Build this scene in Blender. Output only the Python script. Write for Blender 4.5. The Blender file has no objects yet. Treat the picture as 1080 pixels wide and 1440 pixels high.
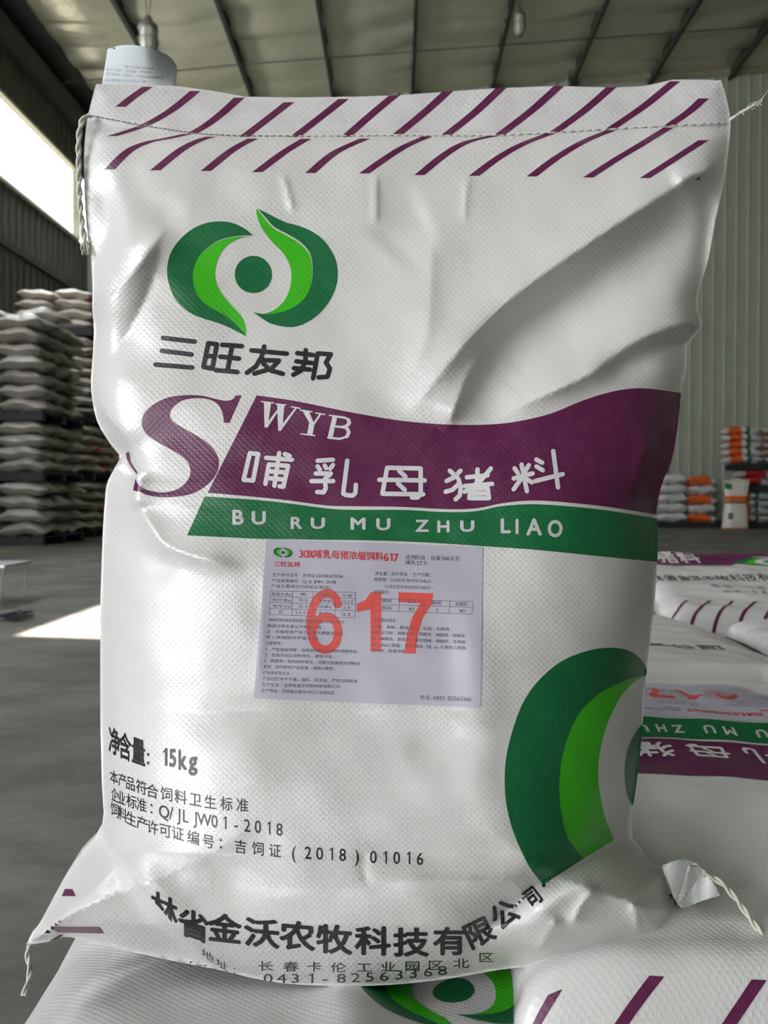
import bpy, math, random
import numpy as np
from mathutils import Vector, Matrix, Euler
from mathutils.geometry import tessellate_polygon

random.seed(7)
SC = bpy.context.scene
COL = SC.collection
# ------------------------------------------------------------------ camera
F = 1090.0                      # focal length in pixels of a 1080x1440 frame
CAMZ = 0.62
cd = bpy.data.cameras.new('camera'); cam = bpy.data.objects.new('camera', cd); COL.objects.link(cam)
cam.location = (0, 0, CAMZ)
cam.rotation_euler = (math.radians(90) - math.atan(20 / F), 0, math.atan(20 / F))
cd.sensor_fit = 'VERTICAL'; cd.sensor_height = 24.0; cd.lens = 24.0 * F / 1440
cd.clip_start = 0.02; cd.clip_end = 200
cd.dof.use_dof = True; cd.dof.focus_distance = 0.515; cd.dof.aperture_fstop = 9.0
SC.camera = cam
# ------------------------------------------------------------------ light
w = bpy.data.worlds.new('sky'); SC.world = w; w.use_nodes = True
bg = w.node_tree.nodes['Background']; bg.inputs[0].default_value = (0.86, 0.93, 1.0, 1); bg.inputs[1].default_value = 2.6

def area(name, loc, target, sx, sy, power, color):
    d = bpy.data.lights.new(name, 'AREA'); d.shape = 'RECTANGLE'; d.size = sx; d.size_y = sy
    d.energy = power; d.color = color
    o = bpy.data.objects.new(name, d); COL.objects.link(o); o.location = loc
    o.rotation_euler = (Vector(target) - Vector(loc)).to_track_quat('-Z', 'Y').to_euler()
    return o
area('window_daylight', (-6.55, 8.0, 6.9), (0, 8, 2.2), 15.0, 1.3, 560, (0.93, 0.97, 1.0))
area('door_daylight', (-4.6, -8.6, 2.2), (-1.5, 3, 1.2), 2.8, 4.2, 170, (1.0, 0.985, 0.96))
area('side_opening_fill', (-6.5, -3.6, 2.1), (0, 0.3, 0.9), 4.0, 3.8, 460, (0.95, 0.98, 1.0))  # lamp in the added side opening, placed to light the standing sack
SUN_DIR = Vector((-0.30, 0.42, -1.0)).normalized()
sd = bpy.data.lights.new('sun', 'SUN'); sd.energy = 60; sd.angle = 0.009; sd.color = (1.0, 0.95, 0.84)
so = bpy.data.objects.new('sun', sd); COL.objects.link(so); so.rotation_euler = SUN_DIR.to_track_quat('-Z', 'Y').to_euler(); so.location = (4, -6, 20)
SC.view_settings.view_transform = 'Standard'; SC.view_settings.look = 'None'
SC.view_settings.gamma = 1.0; SC.view_settings.use_curve_mapping = False
SC.view_settings.exposure = 0.0

# ------------------------------------------------------------------ materials
def mat(name, color, rough=0.5, metal=0.0, spec=0.5, noise=None, bump=None, coat=0.0, weave=None, trans=0.0):
    """noise=(scale, amount, color2); bump=(scale, strength, distance); weave=(tapes per uv unit, strength)"""
    m = bpy.data.materials.new(name); m.use_nodes = True
    nt = m.node_tree; N = nt.nodes; L = nt.links; b = N['Principled BSDF']
    b.inputs['Base Color'].default_value = (*color, 1); b.inputs['Roughness'].default_value = rough
    b.inputs['Metallic'].default_value = metal; b.inputs['Specular IOR Level'].default_value = spec
    if coat: b.inputs['Coat Weight'].default_value = coat; b.inputs['Coat Roughness'].default_value = 0.25
    tc = N.new('ShaderNodeTexCoord')
    if noise:
        n = N.new('ShaderNodeTexNoise'); n.inputs['Scale'].default_value = noise[0]; n.inputs['Detail'].default_value = 6
        L.new(tc.outputs['Object'], n.inputs['Vector'])
        r = N.new('ShaderNodeMapRange'); r.inputs[1].default_value = 0.42; r.inputs[2].default_value = 0.68
        r.inputs[3].default_value = 0; r.inputs[4].default_value = noise[1]
        L.new(n.outputs[0], r.inputs[0])
        mx = N.new('ShaderNodeMix'); mx.data_type = 'RGBA'
        mx.inputs[6].default_value = (*color, 1); mx.inputs[7].default_value = (*noise[2], 1)
        L.new(r.outputs[0], mx.inputs[0]); L.new(mx.outputs[2], b.inputs['Base Color'])
    last = None
    if weave:
        uv = N.new('ShaderNodeUVMap'); uv.uv_map = 'UVMap'
        # slight wobble of the tapes
        sep = N.new('ShaderNodeSeparateXYZ'); L.new(uv.outputs[0], sep.inputs[0])
        def M(op, a, b_=None):
            x = N.new('ShaderNodeMath'); x.operation = op
            for i, v in enumerate((a, b_)):
                if v is None: continue
                if isinstance(v, (int, float)): x.inputs[i].default_value = v
                else: L.new(v, x.inputs[i])
            return x.outputs[0]
        u = M('MULTIPLY', sep.outputs[0], weave[0]); v = M('MULTIPLY', sep.outputs[1], weave[0])
        # plain weave: tapes over and under
        s = M('MULTIPLY', M('SINE', M('MULTIPLY', u, math.pi)), M('SINE', M('MULTIPLY', v, math.pi)))
        cu = M('ABSOLUTE', M('SINE', M('MULTIPLY', u, math.pi)))
        cv = M('ABSOLUTE', M('SINE', M('MULTIPLY', v, math.pi)))
        h = M('ADD', M('MULTIPLY', s, 0.6), M('MULTIPLY', M('MINIMUM', cu, cv), 0.5))
        n2 = N.new('ShaderNodeTexNoise'); n2.inputs['Scale'].default_value = 55; n2.inputs['Detail'].default_value = 3
        L.new(uv.outputs[0], n2.inputs['Vector'])
        n3 = N.new('ShaderNodeTexNoise'); n3.inputs['Scale'].default_value = 5; n3.inputs['Detail'].default_value = 2
        L.new(uv.outputs[0], n3.inputs['Vector'])
        h = M('MULTIPLY', h, M('MULTIPLY', n3.outputs[0], 1.6))
        h = M('ADD', h, M('MULTIPLY', n2.outputs[0], 1.5))
        bp = N.new('ShaderNodeBump'); bp.inputs['Strength'].default_value = weave[1]; bp.inputs['Distance'].default_value = 0.0004
        L.new(h, bp.inputs['Height']); last = bp
        L.new(bp.outputs[0], b.inputs['Normal'])
    if bump:
        n = N.new('ShaderNodeTexNoise'); n.inputs['Scale'].default_value = bump[0]; n.inputs['Detail'].default_value = 5
        L.new(tc.outputs['Object'], n.inputs['Vector'])
        bp = N.new('ShaderNodeBump'); bp.inputs['Strength'].default_value = bump[1]; bp.inputs['Distance'].default_value = bump[2]
        L.new(n.outputs[0], bp.inputs['Height'])
        if last: L.new(last.outputs[0], bp.inputs['Normal'])
        L.new(bp.outputs[0], b.inputs['Normal'])
    return m

WV = 235          # tapes per uv unit (uv unit = 1000 print pixels)
M_SACK = mat('woven_white', (0.635, 0.62, 0.61), 0.30, spec=0.5, coat=0.3, weave=(WV, 0.42), noise=(9, 0.18, (0.6, 0.57, 0.53)))
M_HEM = mat('woven_white_soiled', (0.63, 0.62, 0.62), 0.42, weave=(WV, 0.4), noise=(45, 0.35, (0.45, 0.4, 0.42)))
M_PURP = mat('purple_ink', (0.105, 0.012, 0.062), 0.34, weave=(WV, 0.3), noise=(150, 0.2, (0.2, 0.06, 0.13)))
M_GRN = mat('dark_green_ink', (0.005, 0.125, 0.04), 0.34, weave=(WV, 0.3), noise=(160, 0.15, (0.05, 0.22, 0.1)))
M_LGRN = mat('light_green_ink', (0.045, 0.44, 0.01), 0.34, weave=(WV, 0.3))
M_BLK = mat('black_ink', (0.012, 0.013, 0.013), 0.4, weave=(WV, 0.3), noise=(220, 0.15, (0.1, 0.1, 0.1)))
M_WINK = mat('white_ink', (0.66, 0.64, 0.66), 0.38, weave=(WV, 0.3))
M_STK = mat('sticker_paper', (0.46, 0.44, 0.52), 0.35, spec=0.4)
M_STKT = mat('sticker_grey_print', (0.1, 0.095, 0.13), 0.4)
M_STKR = mat('sticker_red_print', (0.62, 0.035, 0.045), 0.4)
M_STKB = mat('sticker_orange_red_numerals', (0.68, 0.085, 0.07), 0.4)
M_TAG = mat('tag_paper', (0.66, 0.7, 0.74), 0.6)
M_THR = mat('cotton_thread', (0.6, 0.58, 0.5), 0.9, bump=(900, 0.6, 0.0006))
M_THRD = mat('soiled_thread', (0.3, 0.28, 0.24), 0.9)

# ------------------------------------------------------------------ object helpers
def link(name, me, parent=None, m=None):
    o = bpy.data.objects.new(name, me); COL.objects.link(o)
    if parent: o.parent = parent
    if m is not None and me is not None: me.materials.append(m)
    return o
def tag(o, label=None, cat=None, group=None, kind=None):
    if label: o['label'] = label
    if cat: o['category'] = cat
    if group: o['group'] = group
    if kind: o['kind'] = kind
    return o
def empty(name, loc):
    o = bpy.data.objects.new(name, None); COL.objects.link(o); o.location = loc; o.empty_display_size = 0.1
    return o
class MB:
    def __init__(s): s.v = []; s.f = []; s.m = []
    def add(s, vs, fs, mi=0):
        k = len(s.v); s.v += [tuple(x) for x in vs]; s.f += [tuple(i + k for i in f) for f in fs]; s.m += [mi] * len(fs)
    def box(s, a, b, mi=0, mtx=None):
        x0, y0, z0 = a; x1, y1, z1 = b
        vs = [Vector(p) for p in ((x0,y0,z0),(x1,y0,z0),(x1,y1,z0),(x0,y1,z0),(x0,y0,z1),(x1,y0,z1),(x1,y1,z1),(x0,y1,z1))]
        if mtx: vs = [mtx @ p for p in vs]
        s.add(vs, [(0,3,2,1),(4,5,6,7),(0,1,5,4),(1,2,6,5),(2,3,7,6),(3,0,4,7)], mi)
    def tube(s, pts, r, n=6, mi=0):
        pts = [Vector(p) for p in pts]; rings = []
        up = Vector((0.13, 0.29, 0.95))
        for i, p in enumerate(pts):
            t = (pts[min(i+1, len(pts)-1)] - pts[max(i-1, 0)]).normalized()
            a = t.cross(up).normalized(); b = t.cross(a)
            rr = r[i] if isinstance(r, (list, tuple)) else r
            rings.append([p + (a*math.cos(2*math.pi*k/n) + b*math.sin(2*math.pi*k/n))*rr for k in range(n)])
        vs = [q for ring in rings for q in ring]; fs = []
        for i in range(len(pts)-1):
            for k in range(n):
                fs.append((i*n+k, i*n+(k+1)%n, (i+1)*n+(k+1)%n, (i+1)*n+k))
        fs.append(tuple(range(n))[::-1]); fs.append(tuple((len(pts)-1)*n+k for k in range(n)))
        s.add(vs, fs, mi)
    def lathe(s, prof, c, n=16, mi=0):
        vs = []; fs = []
        for r, z in prof:
            for k in range(n):
                a = 2*math.pi*k/n; vs.append((c[0]+r*math.cos(a), c[1]+r*math.sin(a), c[2]+z))
        for i in range(len(prof)-1):
            for k in range(n): fs.append((i*n+k, i*n+(k+1)%n, (i+1)*n+(k+1)%n, (i+1)*n+k))
        s.add(vs, fs, mi)
    def build(s, name, mats, parent=None, smooth=False):
        me = bpy.data.meshes.new(name); off = parent.matrix_world.translation.copy() if parent else Vector()
        if parent:
            off = Vector(); p = parent
            while p: off += p.location; p = p.parent
        me.from_pydata([tuple(Vector(v) - off) for v in s.v], [], s.f)
        mats = mats if isinstance(mats, (list, tuple)) else [mats]
        for m in mats: me.materials.append(m)
        if len(mats) > 1: me.polygons.foreach_set('material_index', s.m)
        if smooth: me.polygons.foreach_set('use_smooth', [True]*len(me.polygons))
        me.update()
        return link(name, me, parent)

# ------------------------------------------------------------------ conforming sheets and prints
def spline(pts, n=6, closed=False):
    P = [np.array(p, float) for p in pts]; out = []
    m = len(P)
    for i in range(m if closed else m-1):
        p0 = P[(i-1) % m] if closed or i > 0 else P[0]; p1 = P[i]; p2 = P[(i+1) % m]
        p3 = P[(i+2) % m] if closed or i+2 < m else P[-1]
        for k in range(n):
            t = k/n
            out.append(tuple(0.5*((2*p1)+(-p0+p2)*t+(2*p0-5*p1+4*p2-p3)*t*t+(-p0+3*p1-3*p2+p3)*t**3)))
    if not closed: out.append(tuple(P[-1]))
    return out
def clip_half(poly, nx, ny, c):
    """keep nx*x+ny*y<=c"""
    out = []; n = len(poly)
    for i in range(n):
        a = poly[i]; b = poly[(i+1) % n]
        da = nx*a[0]+ny*a[1]-c; db = nx*b[0]+ny*b[1]-c
        if da <= 1e-9: out.append(a)
        if (da < -1e-9 and db > 1e-9) or (da > 1e-9 and db < -1e-9):
            t = da/(da-db); out.append((a[0]+(b[0]-a[0])*t, a[1]+(b[1]-a[1])*t))
    return out
def clip_tri(poly, T):
    for i in range(3):
        a = T[i]; b = T[(i+1) % 3]
        nx, ny = b[1]-a[1], -(b[0]-a[0])
        poly = clip_half(poly, nx, ny, nx*a[0]+ny*a[1])
        if len(poly) < 3: return []
    return poly
def area2(p):
    return sum(p[i][0]*p[(i+1) % len(p)][1]-p[(i+1) % len(p)][0]*p[i][1] for i in range(len(p)))
def tess(poly):
    tr = tessellate_polygon([[Vector((p[0], p[1], 0)) for p in poly]])
    out = []
    for a, b, c in tr:
        t = [tuple(poly[a][:2]), tuple(poly[b][:2]), tuple(poly[c][:2])]
        A = area2(t)
        if abs(A) < 1e-7: continue
        out.append(t if A > 0 else t[::-1])
    return out
def inside(P, poly):
    P = np.asarray(P); x, y = P[:, 0], P[:, 1]; r = np.zeros(len(P), bool); n = len(poly)
    for i in range(n):
        x0, y0 = poly[i]; x1, y1 = poly[(i+1) % n]
        if y0 == y1: continue
        c = ((y0 > y) != (y1 > y)) & (x < (x1-x0)*(y-y0)/(y1-y0)+x0)
        r ^= c
    return r
def edge_dist(P, poly, closed=True):
    P = np.asarray(P, float); d = np.full(len(P), 1e9)
    n = len(poly)
    for i in range(n if closed else n-1):
        a = np.array(poly[i], float); b = np.array(poly[(i+1) % n], float); ab = b-a; L = ab@ab
        if L < 1e-9: continue
        t = np.clip(((P-a)@ab)/L, 0, 1); q = a+t[:, None]*ab
        d = np.minimum(d, np.hypot(*(P-q).T))
    return d

class Sheet:
    """A surface over a flat print space: cells of the grid clipped to the outline, mapped to 3-D by fpos."""
    def __init__(s, outline, cell, fpos):
        s.cell = cell; s.outline = outline; s.fpos = fpos
        xs = [p[0] for p in outline]; ys = [p[1] for p in outline]
        s.x0, s.y0 = min(xs), min(ys)
        s.nx = int(math.ceil((max(xs)-s.x0)/cell)); s.ny = int(math.ceil((max(ys)-s.y0)/cell))
        gx, gy = np.meshgrid(s.x0+np.arange(s.nx+1)*cell, s.y0+np.arange(s.ny+1)*cell)
        ins = inside(np.stack([gx.ravel(), gy.ravel()], 1), outline).reshape(gx.shape)
        bc = set(); n = len(outline)
        for i in range(n):
            a = outline[i]; b = outline[(i+1) % n]; k = max(1, int(math.hypot(b[0]-a[0], b[1]-a[1])/(cell*0.08)))
            for j in range(k+1):
                t = j/k; x = a[0]+(b[0]-a[0])*t; y = a[1]+(b[1]-a[1])*t
                bc.add((min(s.nx-1, max(0, int((x-s.x0)/cell))), min(s.ny-1, max(0, int((y-s.y0)/cell)))))
        s.cells = {}; key = {}; pts = []
        def vid(p):
            k = (round(p[0]*50), round(p[1]*50))
            if k not in key: key[k] = len(pts); pts.append(p)
            return key[k]
        s.tris = []
        for j in range(s.ny):
            for i in range(s.nx):
                X0 = s.x0+i*cell; Y0 = s.y0+j*cell; X1 = X0+cell; Y1 = Y0+cell
                if (i, j) in bc:
                    p = outline
                    p = clip_half(p, -1, 0, -X0); p = clip_half(p, 1, 0, X1) if len(p) > 2 else []
                    p = clip_half(p, 0, -1, -Y0) if len(p) > 2 else []; p = clip_half(p, 0, 1, Y1) if len(p) > 2 else []
                    if len(p) < 3 or abs(area2(p)) < 1e-4: continue
                    q = []
                    for a in p:
                        if not q or math.hypot(a[0]-q[-1][0], a[1]-q[-1][1]) > 0.03: q.append(a)
                    if len(q) < 3: continue
                    tr = tess(q)
                elif ins[j, i] and ins[j+1, i+1]:
                    if (i+j) & 1: tr = [[(X0,Y0),(X1,Y0),(X1,Y1)], [(X0,Y0),(X1,Y1),(X0,Y1)]]
                    else: tr = [[(X0,Y0),(X1,Y0),(X0,Y1)], [(X1,Y0),(X1,Y1),(X0,Y1)]]
                else: continue
                L = []
                for t in tr:
                    ids = [vid(a) for a in t]
                    if len(set(ids)) == 3:
                        L.append((t, ids)); s.tris.append(ids)
                if L: s.cells[(i, j)] = L
        s.P2 = np.array(pts); s.P3 = fpos(s.P2)
        e = cell*0.6
        dx = fpos(s.P2+[e, 0])-fpos(s.P2-[e, 0]); dy = fpos(s.P2+[0, e])-fpos(s.P2-[0, e])
        n = np.cross(dy, dx)                     # print x right, print y down -> outward
        s.N3 = n/np.maximum(np.linalg.norm(n, axis=1), 1e-12)[:, None]
    def drape(s, tris2, jit=False):
        """clip 2-D triangles to the sheet; returns verts2, verts3, normals, faces"""
        key = {}; V = []; FA = []; JJ = []
        c = s.cell
        def emit(p, T, ids):
            (ax, ay), (bx, by), (cx, cy) = T
            det = (by-cy)*(ax-cx)+(cx-bx)*(ay-cy)
            if abs(det) < 1e-9: return
            f = []
            for q in p:
                k = (round(q[0]*100), round(q[1]*100), s._j)
                if k not in key:
                    JJ.append(s._j)
                    l0 = ((by-cy)*(q[0]-cx)+(cx-bx)*(q[1]-cy))/det
                    l1 = ((cy-ay)*(q[0]-cx)+(ax-cx)*(q[1]-cy))/det
                    key[k] = len(V); V.append((q[0], q[1], l0, l1, 1-l0-l1, *ids))
                if not f or f[-1] != key[k]: f.append(key[k])
            if len(f) > 2 and f[0] == f[-1]: f.pop()
            if len(f) > 2 and len(set(f)) == len(f): FA.append(f)
        for ti, t in enumerate(tris2):
            s._j = ti % 29 if jit else 0
            A = area2(t)
            if abs(A) < 1e-6: continue
            if A < 0: t = t[::-1]
            xs = [p[0] for p in t]; ys = [p[1] for p in t]
            for j in range(int((min(ys)-s.y0)//c), int((max(ys)-s.y0)//c)+1):
                Y0 = s.y0+j*c
                row = clip_half(clip_half(t, 0, -1, -Y0), 0, 1, Y0+c) if len(t) > 2 else []
                if len(row) < 3: continue
                rx = [p[0] for p in row]
                for i in range(int((min(rx)-s.x0)//c), int((max(rx)-s.x0)//c)+1):
                    L = s.cells.get((i, j))
                    if not L: continue
                    for T, ids in L:
                        p = clip_tri(row, T)
                        if len(p) > 2 and abs(area2(p)) > 1e-4: emit(p, T, ids)
        if not V: return None
        A = np.array(V); ids = A[:, 5:8].astype(int); l = A[:, 2:5]
        P = sum(l[:, k:k+1]*s.P3[ids[:, k]] for k in range(3)); Nn = sum(l[:, k:k+1]*s.N3[ids[:, k]] for k in range(3))
        Nn /= np.maximum(np.linalg.norm(Nn, axis=1), 1e-12)[:, None]
        return A[:, :2], P+Nn*(np.array(JJ)*3e-6)[:, None], Nn, FA
def finish(name, P2, P3, N3, faces, mats, parent, midx=None, normals=True):
    off = Vector(); p = parent
    while p: off += p.location; p = p.parent
    me = bpy.data.meshes.new(name)
    me.from_pydata((P3-np.array(off)).tolist(), [], [list(f) for f in faces])
    for m in mats: me.materials.append(m)
    if midx is not None: me.polygons.foreach_set('material_index', midx)
    me.polygons.foreach_set('use_smooth', [True]*len(me.polygons))
    uv = me.uv_layers.new(name='UVMap'); li = np.zeros(len(me.loops), int); me.loops.foreach_get('vertex_index', li)
    uv.data.foreach_set('uv', (P2[li]/1000.0).ravel())
    me.update()
    if normals: me.normals_split_custom_set_from_vertices(N3.tolist())
    return link(name, me, parent)
def printed(sheet, name, layers, parent, lift=0.00012):
    """layers: list of (material, tris2); later layers lie above earlier ones"""
    V2 = []; V3 = []; NN = []; FF = []; MI = []; mats = []; k = 0
    for li, lay in enumerate(layers):
        m, tris = lay[:2]; r = sheet.drape(tris, len(lay) > 2)
        if r is None: continue
        P2, P, Nn, FA = r
        if m not in mats: mats.append(m)
        V2.append(P2); V3.append(P+Nn*(lift+li*0.00006)); NN.append(Nn)
        FF += [[i+k for i in f] for f in FA]; MI += [mats.index(m)]*len(FA); k += len(P2)
    if not FF: return None
    # orient faces to the normals
    V3 = np.concatenate(V3); NN = np.concatenate(NN); V2 = np.concatenate(V2)
    out = []
    for f in FF:
        a, b, c = V3[f[0]], V3[f[1]], V3[f[2]]
        out.append(f if np.dot(np.cross(b-a, c-a), NN[f[0]]) >= 0 else f[::-1])
    return finish(name, V2, V3, NN, out, mats, parent, MI)

# --- 2-D print shapes
def poly(pts): return tess([tuple(p) for p in pts])
def zc(pts, ox, oy, s): return [(ox+x/s, oy+y/s) for x, y in pts]
def ngon(cx, cy, rx, ry, n=40): return [(cx+rx*math.cos(2*math.pi*k/n), cy+ry*math.sin(2*math.pi*k/n)) for k in range(n)]
def stroke(pts, w, cap=True, n=8):
    out = []
    for a, b in zip(pts[:-1], pts[1:]):
        d = math.hypot(b[0]-a[0], b[1]-a[1])
        if d < 1e-6: continue
        nx, ny = -(b[1]-a[1])/d*w/2, (b[0]-a[0])/d*w/2
        out += [[(a[0]+nx, a[1]+ny), (b[0]+nx, b[1]+ny), (b[0]-nx, b[1]-ny)], [(a[0]+nx, a[1]+ny), (b[0]-nx, b[1]-ny), (a[0]-nx, a[1]-ny)]]
    for i, p in enumerate(pts):
        if not cap and i in (0, len(pts)-1): continue
        g = ngon(p[0], p[1], w/2, w/2, n)
        out += [[p, g[k], g[(k+1) % n]] for k in range(n)]
    return out
def strokes(S, w, ox, oy, s):
    out = []
    for p in S: out += stroke(zc(p, ox, oy, s), w/s)
    return out
def slant(pts, w, n=5):
    """ribbon of constant horizontal width, ends cut level"""
    p = spline(pts, n)
    return poly([(x-w/2, y) for x, y in p]+[(x+w/2, y) for x, y in reversed(p)])
GL = {}
def glyph(ch, off=0.0):
    k = (ch, off)
    if k in GL: return GL[k]
    if ch == '1':                             # a one with its flag
        tr = [[(.20,0),(.29,0),(.29,.72)], [(.20,0),(.29,.72),(.20,.72)], [(.20,.72),(.20,.60),(.22,.72)], [(.20,.60),(.06,.50),(.06,.58)], [(.20,.60),(.06,.58),(.22,.72)]]
        if off: tr += stroke([(.245,0),(.245,.72)], .09+2*off, False)
        GL[k] = (tr, (.0, 0, .34, .72)); return GL[k]
    cu = bpy.data.curves.new('t', 'FONT'); cu.body = ch; cu.size = 1.0; cu.resolution_u = 2 if off == 0 else 3; cu.fill_mode = 'FRONT'
    o = bpy.data.objects.new('t', cu); me = o.to_mesh(); me.calc_loop_triangles()
    co = [(v.co.x, v.co.y) for v in me.vertices]
    tr = [[co[i] for i in t.vertices] for t in me.loop_triangles]
    if off:                                   # embolden: a border of width off round the outline
        ec = {}
        for pg in me.polygons:
            for e in pg.edge_keys: ec[e] = ec.get(e, 0)+1
        for (a, b), n in ec.items():
            if n == 1: tr += stroke([co[a], co[b]], off*2, True, 4)
    o.to_mesh_clear(); bpy.data.objects.remove(o); bpy.data.curves.remove(cu)
    if co:
        xs = [c[0] for c in co]; ys = [c[1] for c in co]; bb = (min(xs)-off, min(ys)-off, max(xs)+off, max(ys)+off)
    else: bb = (0, 0, 0.3, 0.3)
    GL[k] = (tr, bb); return GL[k]
EM = glyph('国')[1]; EMW = EM[2]-EM[0]; EMH = EM[3]-EM[1]; EMB = EM[1]
CAP = glyph('H')[1][3]
def lerp(A, i):
    if i <= A[0][0]: return np.array(A[0][1:], float)
    for a, b in zip(A[:-1], A[1:]):
        if i <= b[0]: t = (i-a[0])/(b[0]-a[0]); return np.array(a[1:])*(1-t)+np.array(b[1:])*t
    return np.array(A[-1][1:], float)
def line(text, A, h, w=None, off=0.0, latin=1.0, rot=False):
    """characters centred on anchors A=[(index,x,ybase)]; h, w size of a full CJK glyph"""
    out = []; w = w or h; n = len(text)
    for i, ch in enumerate(text):
        if ch == ' ': continue
        c = lerp(A, i); t = lerp(A, min(i+0.5, n-1))-lerp(A, max(i-0.5, 0))
        if len(A) < 2: t = np.array([1., 0.])
        t = t[:2]/max(np.hypot(t[0], t[1]) if rot else abs(t[0]), 1e-9); up = np.array([t[1], -t[0]]) if rot else np.array([0., -1.])
        tr, bb = glyph(ch, off); cj = ord(ch) > 0x2e00
        sp = np.hypot(*(lerp(A, min(i+0.5, n-1))-lerp(A, max(i-0.5, 0)))[:2])/max(1e-6, min(i+0.5, n-1)-max(i-0.5, 0)) if len(A) > 1 else 1e9
        sh = h/EMH if cj else h*latin/CAP*0.92; sw = (min(w, sp*0.83)/EMW if cj else w*latin*0.92/CAP)
        yb = EMB if cj else 0.0; cx = (bb[0]+bb[2])/2
        for T in tr:
            out.append([tuple(c[:2]+t*(x-cx)*sw+up*(y-yb)*sh) for x, y in T])
    return out
def boxed(ch, x0, y0, x1, y1, off=0.0, skew=0.0):
    tr, bb = glyph(ch, off); W = bb[2]-bb[0]; H = bb[3]-bb[1]
    return [[(x0+(x-bb[0])/W*(x1-x0)+skew*((x-bb[0])/W-.5)*0, y1-(y-bb[1])/H*(y1-y0)+skew*(x-bb[0])/W) for x, y in T] for T in tr]
def clip_poly_line(tris, a, b):
    """keep the part right of the directed line a->b (image coordinates)"""
    nx, ny = (b[1]-a[1]), -(b[0]-a[0]); out = []
    for t in tris:
        p = clip_half(t, nx, ny, nx*a[0]+ny*a[1])
        for k in range(1, len(p)-1): out.append([p[0], p[k], p[k+1]])
    return out
def warp(tris, f): return [[f(*p) for p in t] for t in tris]
# ================================================================== the warehouse
XL, XR, YB, YF = -6.8, 13.0, 16.9, -9.0
def roofz(x): return CAMZ+8.4+0.057*(x-XL)
M_FLOOR = mat('concrete_floor', (0.165, 0.154, 0.135), 0.62, spec=0.3, noise=(1.3, 0.85, (0.085, 0.081, 0.07)), bump=(6, 0.25, 0.01))
def floor_nodes(m):
    nt = m.node_tree; N = nt.nodes; L = nt.links; b = N['Principled BSDF']
    old = b.inputs['Base Color'].links[0].from_socket
    tc = N.new('ShaderNodeTexCoord'); mp = N.new('ShaderNodeMapping'); mp.inputs['Scale'].default_value = (1.2, 2.2, 1)
    mp.inputs['Rotation'].default_value = (0, 0, 0.25)
    L.new(tc.outputs['Object'], mp.inputs[0])
    n = N.new('ShaderNodeTexNoise'); n.inputs['Scale'].default_value = 2.2; n.inputs['Detail'].default_value = 9; n.inputs['Roughness'].default_value = 0.7
    L.new(mp.outputs[0], n.inputs['Vector'])
    r = N.new('ShaderNodeMapRange'); r.inputs[1].default_value = 0.35; r.inputs[2].default_value = 0.7; r.inputs[3].default_value = 0.55; r.inputs[4].default_value = 1.45
    L.new(n.outputs[0], r.inputs[0])
    mx = N.new('ShaderNodeMix'); mx.data_type = 'RGBA'; mx.blend_type = 'MULTIPLY'; mx.inputs[0].default_value = 1
    L.new(old, mx.inputs[6]); L.new(r.outputs[0], mx.inputs[7]); L.new(mx.outputs[2], b.inputs['Base Color'])
floor_nodes(M_FLOOR)
mb = MB(); mb.add([(XL, YF, 0), (XR, YF, 0), (XR, YB, 0), (XL, YB, 0)], [(0, 1, 2, 3)])
tag(mb.build('floor', M_FLOOR), kind='structure')
# yard outside, so that daylight bounces in
M_YARD = mat('yard_concrete', (0.35, 0.34, 0.32), 0.8)
mb = MB(); mb.box((-45, -45, -0.3), (45, 45, -0.02)); tag(mb.build('ground_outside', M_YARD), 'pale concrete yard around the warehouse', kind='structure')

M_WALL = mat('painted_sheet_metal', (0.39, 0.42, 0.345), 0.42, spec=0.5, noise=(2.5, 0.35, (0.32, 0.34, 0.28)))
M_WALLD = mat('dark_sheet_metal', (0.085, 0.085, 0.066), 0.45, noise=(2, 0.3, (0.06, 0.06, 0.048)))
M_STEEL = mat('dark_steel', (0.045, 0.048, 0.045), 0.5, spec=0.4)
M_FRAME = mat('window_frame_paint', (0.35, 0.34, 0.24), 0.5)
def corrugated(mb, along, a0, a1, z0, z1f, pos, sgn, pitch=0.243, mi=0):
    """ribbed sheet: along='x' or 'y', pos = coordinate of the plane, sgn = side the ribs stand on"""
    a = a0; prof = []
    while a < a1-1e-6:
        for d, h in ((0, 0), (pitch*0.80, 0), (pitch*0.86, 0.028), (pitch*0.94, 0.028)):
            if a+d < a1: prof.append((a+d, h))
        a += pitch
    prof.append((a1, 0))
    vs = []; fs = []
    for q, h in prof:
        for z in (z0, z1f(q) if callable(z1f) else z1f):
            vs.append((q, pos+sgn*h, z) if along == 'x' else (pos+sgn*h, q, z))
    for i in range(len(prof)-1): fs.append((2*i, 2*i+2, 2*i+3, 2*i+1))
    mb.add(vs, fs, mi)
# back wall in sheets of four ribs
wb = empty('wall_back', (0, YB, 0)); tag(wb, kind='structure')
x = XL
while x < XR-0.1:
    mb = MB(); x1 = min(x+0.972, XR)
    corrugated(mb, 'x', x, min(x1+0.03, XR), 0, roofz, YB-0.004*(int(x*7) % 3), -1); mb.build('wall_panel', M_WALL, wb); x = x1
mb = MB(); mb.box((XL, YB-0.06, 0), (XR, YB-0.03, 0.12)); tag(mb.build('baseboard_back', M_WALLD), kind='structure')
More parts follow.
